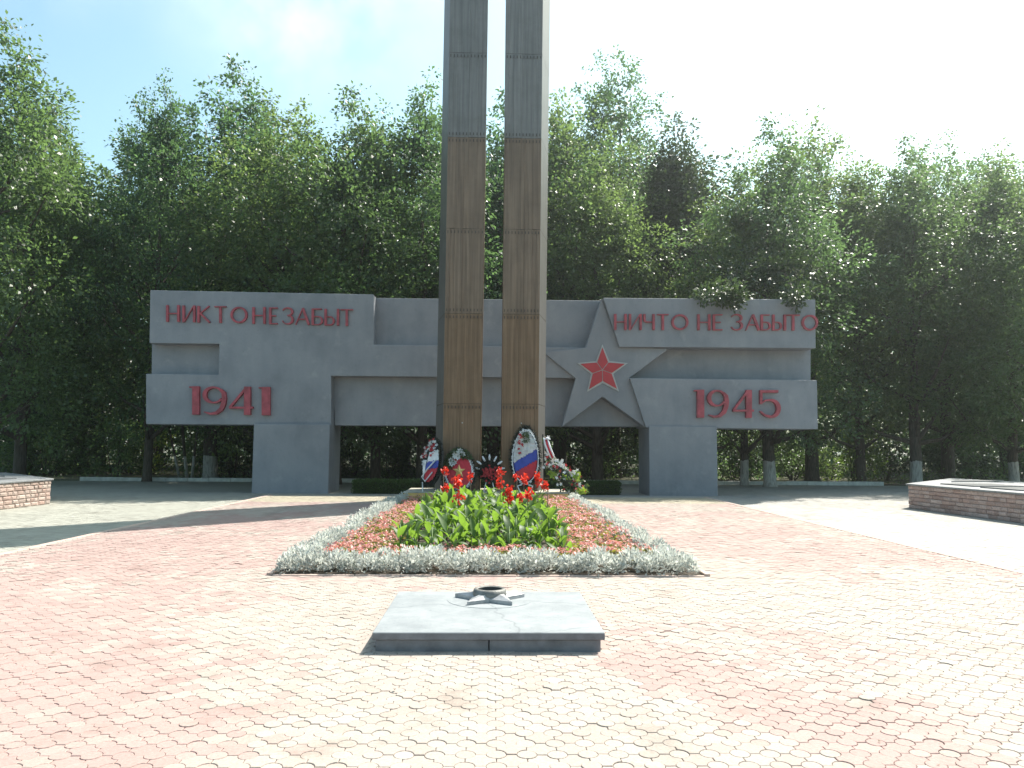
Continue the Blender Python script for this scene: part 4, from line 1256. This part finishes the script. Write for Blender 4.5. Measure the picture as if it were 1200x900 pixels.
# ---- cannas
def canna_leaf(name, L, W, bend, seed):
    """paddle leaf: stalk, folded blade that arches over; local: grows along +z, leans to +x"""
    rnd = random.Random(seed)
    V, F = [], []
    n = 8
    for i in range(n + 1):
        t = i / n
        w = W * (0.10 if t < .12 else math.sin(math.pi * min(1, (t - .08) / .92) ** 0.8) ** .75) * .5
        if i == n: w = 0.002
        ang = bend * t * t
        x = L * (t * 0.22 + math.sin(ang) * t * .5); z = L * t * math.cos(ang * .6)
        wob = 0.012 * math.sin(t * 9 + seed)
        V += [(x - w * .35, -w, z + wob), (x + 0.0, 0, z), (x - w * .35, w, z - wob)]
    for i in range(n):
        a = i * 3
        F += [(a, a + 1, a + 4, a + 3), (a + 1, a + 2, a + 5, a + 4)]
    me = mesh_py(name, V, F, True); me.materials.append(M['canna']); return me
leaf_me = [canna_leaf('leaf', random.uniform(.30, .42), random.uniform(.10, .145), b, i) for i, b in enumerate((.2, .5, .9, 1.3, .35, .7, 1.7))]
def canna_flower(seed):
    rng = np.random.default_rng(seed)
    n = 34
    c = rng.normal(0, 1, (n, 3)) * (.019, .019, .034)
    d = unit(c + rng.normal(0, .03, (n, 3)) + (0, 0, .02))
    V, F = leaf_quads(c, d, rng.normal(0, 1, (n, 3)), rng.uniform(.036, .056, n), rng.uniform(.040, .060, n), .3, .6)
    me = mesh_np('flower_head', V, F, True); me.materials.append(M['canna_red']); return me
flower_me = [canna_flower(s) for s in range(4)]
stalk_me = mesh_py('stalk', *(lambda m: (m.V, m.F))(MB().tube([(0, 0, 0), (0.006, 0, .5), (0, 0.004, 1)], [.011, .008, .006], 6)), True); stalk_me.materials.append(M['stem'])
stalk_g = mesh_py('stalk', *(lambda m: (m.V, m.F))(MB().tube([(0, 0, 0), (0.004, 0, .5), (0, 0.004, 1)], [.014, .012, .006], 6)), True); stalk_g.materials.append(M['green_stem'])

def canna(x, y, h, label, group, rnd, flowers=None):
    t = thing('canna_plant', label, 'canna', (x, y, 0.01), group)
    nl = rnd.choice((7, 8, 8, 9))
    a0 = rnd.uniform(0, 6.28)
    s = bpy.data.objects.new('stalk', stalk_me if flowers else stalk_g); C.objects.link(s); s.parent = t
    s.scale = (1, 1, flowers[-1] if flowers else h * .75); s.rotation_euler = (rnd.gauss(0, .03), rnd.gauss(0, .03), 0)
    for k in range(nl):
        o = bpy.data.objects.new('leaf', rnd.choice(leaf_me)); C.objects.link(o); o.parent = t
        f = k / (nl - 1)
        sc = rnd.uniform(.75, 1.1) * (h / .72)
        o.location = (rnd.gauss(0, .03), rnd.gauss(0, .03), h * (.06 + .54 * f)); o.scale = (sc, sc, sc)
        o.rotation_euler = (rnd.gauss(0, .16), rnd.uniform(.05, .95) * (1 - .55 * f), a0 + k * 2.4 + rnd.gauss(0, .3))
    if flowers:
        for z in flowers:
            o = bpy.data.objects.new('flower_head', rnd.choice(flower_me)); C.objects.link(o); o.parent = t
            sc = rnd.uniform(1.05, 1.4); o.scale = (sc, sc, sc); o.location = (rnd.gauss(0, .008), rnd.gauss(0, .008), z); o.rotation_euler = (0, 0, rnd.uniform(0, 6))
    return t
rnd = random.Random(88)
flw = [((537, 567.5), 14.0, (537.5, 584), 'red canna with two flower heads in front of the gold star wreath'),
       ((585.8, 555), 14.2, (585, 569), 'tallest red canna with two stacked flower heads, in front of the dark red spray'),
       ((597, 585), 12.0, (599, 577), 'red canna with low flower head just right of the bed centre'),
       ((604.5, 559.5), 16.5, None, 'red canna in front of the left foot of the big tricolour wreath'),
       ((613.5, 564), 16.0, None, 'red canna directly below the big tricolour wreath'),
       ((611, 583.5), 13.2, None, 'red canna, left of the low pair under the big wreath'),
       ((618.5, 582), 13.0, None, 'red canna, right of the low pair under the big wreath'),
       ((629.3, 559.5), 15.5, (630, 566), 'red canna in front of the right side of the big wreath'),
       ((639, 571), 13.6, None, 'red canna farthest right in the bed, on a tall bare stalk'),
       ((521, 553.5), 17.5, None, 'small red canna at the left edge of the gold star wreath'),
       ((551.5, 561), 17.0, None, 'small red canna at the right edge of the gold star wreath'),
       ((523, 574), 15.4, None, 'small reddish canna in front of the gap between the left wreaths')]
for (pa, d, pb, lab) in flw:
    a = P(pa[0], pa[1], d); zs = [a.z]
    if pb: zs = [P(pb[0], pb[1], d).z, a.z]
    if zs[-1] < zs[0]: zs = zs[::-1]
    canna(a.x, d, .66, lab, 'flowering cannas in the bed', rnd, zs)
nx, ny = 10, 12
for j in range(ny):
    for i in range(nx):
        x = CAN[0] + .18 + (CAN[1] - CAN[0] - .36) * (i + (0.5 if j % 2 else 0) * .9) / (nx - .5) + rnd.uniform(-.07, .07)
        y = CAN[2] + .25 + (CAN[3] - CAN[2] - .3) * (j / (ny - 1)) ** 1.0 + rnd.uniform(-.15, .15)
        edge = 0.88 if (i in (0, nx - 1) or j == 0) else 1.0
        canna(x, y, rnd.uniform(.60, .78) * edge, 'green canna without flowers in the middle of the bed', 'green cannas in the bed', rnd)

# ---------------------------------------------------------------- wreaths against the pillars
def flower_bits(rng, pts, size, normal_bias=(0, -1, .3), petals=5):
    """each point becomes a small flower of petals"""
    pts = np.asarray(pts); n = len(pts)
    VV, FF, o = [], [], 0
    nb = unit(np.tile(np.array(normal_bias, float), (n, 1)) + rng.normal(0, .35, (n, 3)))
    t1 = unit(np.cross(nb, rng.normal(0, 1, (n, 3)))); t2 = np.cross(nb, t1)
    for k in range(petals):
        a = 2 * math.pi * k / petals
        d = t1 * math.cos(a) + t2 * math.sin(a) + nb * .35
        V, F = leaf_quads(pts, d, nb, size * rng.uniform(.8, 1.2, n), size * .62, .15)
        VV.append(V); FF.append(F + o); o += len(V)
    return np.concatenate(VV), np.concatenate(FF)

def egg(t, a, b, k=0.12):
    """outline of the wreath at angle t: half width a, half height b, narrower at the top"""
    x = a * math.cos(t) * (1 - k * math.sin(t)); return x, b * math.sin(t)

def wreath(name, label, u, v_top, v_bot, half_w_px, y, face, lean, legs=True):
    """empty at the foot; returns thing plus a function that puts (x, z) of the wreath face, with a depth, in the thing's frame"""
    top, bot = P(u, v_top, y), P(u, v_bot, y)
    base = (bot.x, y, ZP)
    t = thing(name, label, 'wreath', base, 'wreaths laid at the pillars')
    b = (top.z - bot.z) / 2; a = half_w_px * (y / F_PX)
    cz = (top.z + bot.z) / 2 - ZP
    ca, sa = math.cos(face), math.sin(face)
    def put(x, z, dep):                       # dep > 0 towards the viewer
        yy = -dep + z * math.sin(lean)
        X = x * ca - yy * sa; Y = x * sa + yy * ca
        return (X, Y, cz + z * math.cos(lean))
    return t, put, a, b, cz

def wreath_backing(t, put, a, b, seed, grow=1.0):
    rng = np.random.default_rng(seed)
    n = 40
    mb = MB()
    rim = [egg(2 * math.pi * i / n, a * grow, b * grow) for i in range(n)]
    V = [put(x, z, 0) for x, z in rim] + [put(x * 1.0, z * 1.0, -.07) for x, z in rim]
    F = [tuple(range(n))[::-1], tuple(range(n, 2 * n))] + [(i, (i + 1) % n, n + (i + 1) % n, n + i) for i in range(n)]
    mb.add(V, F)
    part('backing', mb, M['black'], t, local=True)
    # fir fringe
    m = 1500
    th = rng.uniform(0, 2 * math.pi, m); rr = rng.uniform(.82, 1.02, m)
    e = np.array([egg(x, a * grow, b * grow) for x in th]) * rr[:, None]
    pos = np.array([put(x, z, .02) for x, z in e]); ctr = np.array(put(0, 0, 0))
    d = unit(pos - ctr) + rng.normal(0, .55, (m, 3))
    V, F = leaf_quads(pos, d, rng.normal(0, 1, (m, 3)), rng.uniform(.05, .11, m), rng.uniform(.012, .022, m))
    o = link('fir_fringe', mesh_np('fir_fringe', V, F), M['fir'], t); o['kind'] = 'stuff'

def legs(t, put, a, b, cz, xs=(-.6, .6), mat='wire'):
    for x in xs:
        p = put(x * a, -b * .75, .01)
        part('leg', MB().tube([p, (p[0] + x * .03, p[1] - .12, 0.0)], .012, 6), M[mat], t, local=True)
    p = put(0, b * .3, -.08)
    part('leg', MB().tube([p, (p[0], p[1] + .28, 0.0)], .012, 6), M[mat], t, local=True)

def patch(name, t, put, a, b, keep, dep, mat, nx=26, nz=34, bulge=.03, ripple=.006):
    """cloth on the wreath face inside the egg where keep(x,z) in unit coordinates, as a slightly domed sheet with thickness"""
    g_, idx, F = [], {}, []
    for i in range(nx + 1):
        for j in range(nz + 1):
            x = -1 + 2 * i / nx; z = -1 + 2 * j / nz
            idx[i, j] = len(g_)
            r2 = x * x + z * z
            g_.append(put(x * a * (1 - .12 * z), z * b, dep + bulge * max(0, 1 - r2) + ripple * math.sin(x * 17 + z * 11)))
    for i in range(nx):
        for j in range(nz):
            x = -1 + 2 * (i + .5) / nx; z = -1 + 2 * (j + .5) / nz
            if x * x + z * z < 1 and keep(x, z): F.append((idx[i, j], idx[i + 1, j], idx[i + 1, j + 1], idx[i, j + 1]))
    usedv = sorted({i for f in F for i in f}); mp_ = {v: k for k, v in enumerate(usedv)}
    mb = MB(); mb.add([g_[v] for v in usedv], [tuple(mp_[i] for i in f) for f in F])
    o = part(name, mb, M[mat], t, smooth=True, local=True)
    so_ = o.modifiers.new('thickness', 'SOLIDIFY'); so_.thickness = 0.006; so_.offset = -1
    return o

def bits(name, t, put, a, b, rng, n, keep, size, mat, dep=.05, petals=5):
    pts = []
    while len(pts) < n:
        x, z = rng.uniform(-1.02, 1.02, 2)
        if x * x + z * z < 1.05 and keep(x, z): pts.append(put(x * a * (1 - .12 * z), z * b, dep + rng.uniform(-.01, .025)))
    V, F = flower_bits(rng, pts, size, petals=petals)
    o = link(name, mesh_np(name, V, F), M[mat], t); o['kind'] = 'stuff'
    return o

# big tricolour wreath on the right pillar
t, put, a, b, cz = wreath('tricolour_wreath', 'large upright wreath with white, blue and red field leaning on the right pillar', 615.5, 499, 570, 17.3, 22.5, R(-4), R(9))
rng = np.random.default_rng(301)
wreath_backing(t, put, a, b, 1)
A, B = a * .80, b * .84
slope = .28
patch('blue_band', t, put, A, B, lambda x, z: -.42 + slope * x < z < .02 + slope * x, .03, 'cloth_blue')
patch('red_band', t, put, A, B, lambda x, z: z <= -.42 + slope * x, .03, 'cloth_red')
patch('white_field', t, put, A, B, lambda x, z: z >= .02 + slope * x, .028, 'cloth_white')
bits('white_flowers', t, put, A, B, rng, 150, lambda x, z: z > .02 + slope * x, .045, 'white_petal', .06)
bits('red_flowers', t, put, A, B, rng, 16, lambda x, z: z > .05 and x < .15 and abs(x + .45 - .3 * (z - .4)) < .25, .05, 'red_petal', .08)
bits('green_sprig', t, put, A, B, rng, 26, lambda x, z: .55 < z < .95 and abs(x - .05) < .3, .06, 'hedge', .085, 3)
# bead garland around the rim
mb = MB(); pts = [put(*egg(2 * math.pi * i / 48, a * .86, b * .88), .07) for i in range(49)]
mb.tube(pts, .012, 6, cap=False); part('bead_garland', mb, M['cloth_white'], t, smooth=True, local=True)
V, F = flower_bits(rng, [put(*egg(x, a * .9, b * .92), .05) for x in rng.uniform(0, 6.28, 70)], .035)
o = link('rim_flowers', mesh_np('rim_flowers', V, F), M['white_petal'], t); o['kind'] = 'stuff'
for s in (-1, 1):
    mb = MB(); p0 = put(s * .1, -b * .95, .06)
    mb.tube([p0, (p0[0] + s * .12, p0[1] - .05, .18), (p0[0] + s * .05, p0[1] - .08, .02)], .018, 6); part('ribbon', mb, M['cloth_white'], t, local=True)
legs(t, put, a, b, cz, mat='black')

# red wreath with gold star on the left pillar
t, put, a, b, cz = wreath('red_star_wreath', 'red oval wreath with gold star and white rim leaning on the left pillar', 537.5, 525.5, 577, 19, 22.4, R(3), R(11))
rng = np.random.default_rng(302)
wreath_backing(t, put, a, b, 2, 0.98)
patch('white_rim', t, put, a * .94, b * .94, lambda x, z: x * x + z * z > .55, .02, 'cloth_white', bulge=.01)
patch('red_field', t, put, a * .76, b * .80, lambda x, z: True, .035, 'cloth_red')
mb = MB(); pts = []
for k in range(10):
    aa = R(90 + 36 * k); r_ = (.19 if k % 2 == 0 else .08)
    pts.append((r_ * math.cos(aa), r_ * math.sin(aa) * 1.05 - .02))
V = [put(x, z, .075) for x, z in pts] + [put(0, -.02, .12)] + [put(x, z, .05) for x, z in pts]
F = [((k + 1) % 10, k, 10)[::-1] for k in range(10)] + [(k, 11 + k, 11 + (k + 1) % 10, (k + 1) % 10) for k in range(10)]
part('gold_star', mb.add(V, F), M['gold'], t, local=True)
bits('white_lilies', t, put, a, b, rng, 12, lambda x, z: z > .25 and x < .45 and z > .62 + .55 * (x) - .15 and x * x + z * z < .9, .10, 'white_petal', .08, 6)
bits('fir_sprigs', t, put, a, b, rng, 130, lambda x, z: z > .55 or (x < -.4 and z > .1), .075, 'hedge', .06, 3)
legs(t, put, a, b, cz, mat='black')

# slanting tricolour wreath left of the left pillar
t, put, a, b, cz = wreath('slanted_tricolour_wreath', 'narrow tricolour wreath seen from the side, standing left of the left pillar', 505.5, 514, 570, 22, 22.35, R(-57), R(10))
rng = np.random.default_rng(303)
wreath_backing(t, put, a, b, 3)
A, B = a * .82, b * .82
patch('white_band', t, put, A, B, lambda x, z: .05 < z - .1 * x < .55 and x > -.35, .03, 'cloth_white')
patch('blue_band', t, put, A, B, lambda x, z: -.35 <= z - .1 * x <= .05 and x > -.45, .03, 'cloth_blue')
patch('red_band', t, put, A, B, lambda x, z: z - .1 * x < -.35 and x > -.5, .03, 'cloth_red')
patch('white_strip', t, put, A, B, lambda x, z: x < -.5 and z < .1, .03, 'cloth_white')
bits('red_flowers', t, put, a, b, rng, 26, lambda x, z: z > .2 and x < .3, .055, 'red_petal', .06)
bits('white_flowers', t, put, a, b, rng, 22, lambda x, z: (z > .45) or (x < -.4 and z > -.1), .06, 'white_petal', .08)
mb = MB(); pts = [put(.62 * a, .1 * b, .08), put(.1 * a, -.25 * b, .12), put(-.5 * a, -.62 * b, .1), put(-.1 * a, -.8 * b, .08), put(.5 * a, -.4 * b, .08)]
mb.tube(pts, .02, 6); part('ribbon', mb, M['cloth_white'], t, smooth=True, local=True)
pfoot = put(-.5 * a, -b * .85, .04)
part('leg', MB().tube([pfoot, (pfoot[0] + .04, pfoot[1] - .3, -ZP + .05)], .02, 6), M['wire'], t, local=True)
part('leg', MB().tube([put(.4 * a, -b * .8, 0), (put(.4 * a, 0, 0)[0], put(.4 * a, 0, 0)[1], 0)], .012, 6), M['black'], t, local=True)

# dark fan spray with white tips between the pillars
c = P(573.5, 551, 22.7)
t = thing('fan_spray', 'dark round spray of red flowers with seven white tips between the pillars', 'wreath', (c.x, 22.7, ZP), 'wreaths laid at the pillars')
cz = c.z - ZP
rng = np.random.default_rng(304)
rad = .33
mb = MB(); ring = [(rad * math.cos(2 * math.pi * k / 24), rad * 1.05 * math.sin(2 * math.pi * k / 24) + cz) for k in range(24)]
part('backing', mb.prism_y(ring, .02, .07), M['black'], t, local=True)
m = 900
aa = rng.uniform(0, 6.28, m); rr = rad * np.sqrt(rng.random(m)) * 1.02
pos = np.c_[rr * np.cos(aa), rng.uniform(-.06, .0, m), rr * np.sin(aa) + cz]
V, F = leaf_quads(pos, np.c_[np.cos(aa), rng.uniform(-.8, .1, m), np.sin(aa)] + rng.normal(0, .4, (m, 3)), rng.normal(0, 1, (m, 3)), rng.uniform(.05, .1, m), rng.uniform(.014, .024, m))
o = link('fir_fringe', mesh_np('fir_fringe', V, F), M['fir'], t); o['kind'] = 'stuff'
pts = [(x, -.08, z + cz) for x, z in rng.normal(0, .13, (60, 2)) if x * x + z * z < rad * rad * .8]
V, F = flower_bits(rng, [(p[0], p[1], p[2] - .08) for p in pts], .045)
o = link('red_flowers', mesh_np('red_flowers', V, F), M['red_petal'], t); o['kind'] = 'stuff'
for k in range(7):
    w = R(8 + k * 27.3)
    d = Vector((math.cos(w), 0, math.sin(w)))
    p0 = Vector((0, -.05, cz)) + d * rad * .88; p1 = p0 + d * .17
    part('white_tip', MB().tube([p0, p0.lerp(p1, .5), p1], [.022, .034, .018], 7), M['cloth_white'], t, local=True)
for s in (-1, 1):
    part('leg', MB().tube([(s * .08, .02, cz - .3), (s * .16, -.15, 0)], .016, 6), M['wire'], t, local=True)
part('leg', MB().tube([(0, .06, cz), (0, .35, 0)], .014, 6), M['black'], t, local=True)

# sloping basket of white and red flowers right of the right pillar
c = G(655, 580, ZP)
t = thing('flower_basket', 'tall sloping basket of white and red flowers with ribbon, right of the right pillar', 'flower basket', (P(655, 560, 22.4).x, 22.4, ZP), 'wreaths laid at the pillars')
ox, oy, oz = t.location
rng = np.random.default_rng(305)
def spot(u, v, n, su, sv, y=22.35):
    out_ = []
    for _ in range(n):
        p = P(u + rng.normal(0, su), v + rng.normal(0, sv), y + rng.uniform(-.16, .12))
        out_.append((p.x - ox, p.y - oy, max(.03, p.z - oz)))
    return out_
spine = [(639, 516), (643, 530), (648, 540), (654, 547), (661, 555), (668, 563), (674, 570), (678, 576)]
mb = MB()
def loc3(u, v, y): p = P(u, v, y); return (p.x - ox, p.y - oy, p.z - oz)
mb.tube([loc3(u, v + 2, 22.5) for u, v in spine], [.04, .10, .16, .20, .24, .24, .20, .12], 8)
part('frame', mb, M['fir'], t, smooth=True, local=True)
groups = {'white_flowers': [], 'red_flowers': [], 'leaves': [], 'lime_leaves': []}
for i, (u, v) in enumerate(spine):
    w = (1.5, 3, 5, 6.5, 7, 7, 7, 5)[i]
    groups['white_flowers'] += spot(u + 1, v, (4, 8, 20, 24, 20, 12, 9, 9)[i], w, 4)
    groups['red_flowers'] += spot(u, v + 1, (1, 3, 5, 8, 9, 10, 10, 5)[i], w, 4)
    groups['leaves'] += spot(u - 2, v + 3, (2, 3, 6, 14, 20, 22, 18, 10)[i], w, 5)
groups['lime_leaves'] = spot(675, 560, 10, 1.6, 2.5) + spot(682, 577, 12, 2.5, 1.8) + spot(646, 555, 8, 3, 2) + spot(664, 559, 5, 3, 2)
for nm, sz, mt, pt in (('white_flowers', .06, 'white_petal', 5), ('red_flowers', .055, 'red_petal', 5), ('leaves', .08, 'hedge', 3), ('lime_leaves', .11, 'lime_leaf', 4)):
    V, F = flower_bits(rng, groups[nm], sz, petals=pt)
    o = link(nm, mesh_np(nm, V, F), M[mt], t); o['kind'] = 'stuff'
for (dx, mt, w) in ((0, 'cloth_white', .035), (2.2, 'cloth_red', .04), (4.4, 'cloth_white', .03)):
    pts = [loc3(u + dx, v, 22.2) for u, v in ((637, 513), (639, 521), (642, 529), (645.5, 537))]
    part('ribbon', MB().tube(pts, [.015, w, w, .02], 6), M[mt], t, smooth=True, local=True)
pts = [loc3(u, v, 22.2) for u, v in ((637, 516), (641, 513.5), (645, 515))]
part('ribbon', MB().tube(pts, [.02, .035, .015], 6), M['cloth_white'], t, smooth=True, local=True)
part('rod', MB().tube([loc3(636, 509, 22.45), loc3(637.5, 545, 22.45), (loc3(637.5, 545, 22.45)[0], .1, 0)], .018, 6), M['black'], t, local=True)
for x in (.0, .28):
    part('leg', MB().tube([(x, .05, .3), (x + .05, -.05, 0)], .014, 6), M['black'], t, local=True)

# ---------------------------------------------------------------- thin sunlit volume, added to stand in for lens glare
hz = MB().box((-420, -80, LOW - 1.1), (420, 720, 31.0))
hm = bpy.data.materials.new('haze'); hm.use_nodes = True
hn = hm.node_tree.nodes; hn.clear()
ho = hn.new('ShaderNodeOutputMaterial'); hv = hn.new('ShaderNodeVolumePrincipled')
hv.inputs['Color'].default_value = (0.92, 0.97, 1.0, 1); hv.inputs['Density'].default_value = 0.00068; hv.inputs['Anisotropy'].default_value = 0.73
hm.node_tree.links.new(hv.outputs[0], ho.inputs['Volume'])
h_o = part('haze', hz, hm); h_o['kind'] = 'stuff'
tag(h_o, 'added thin sunlit volume standing in for lens glare', 'haze')
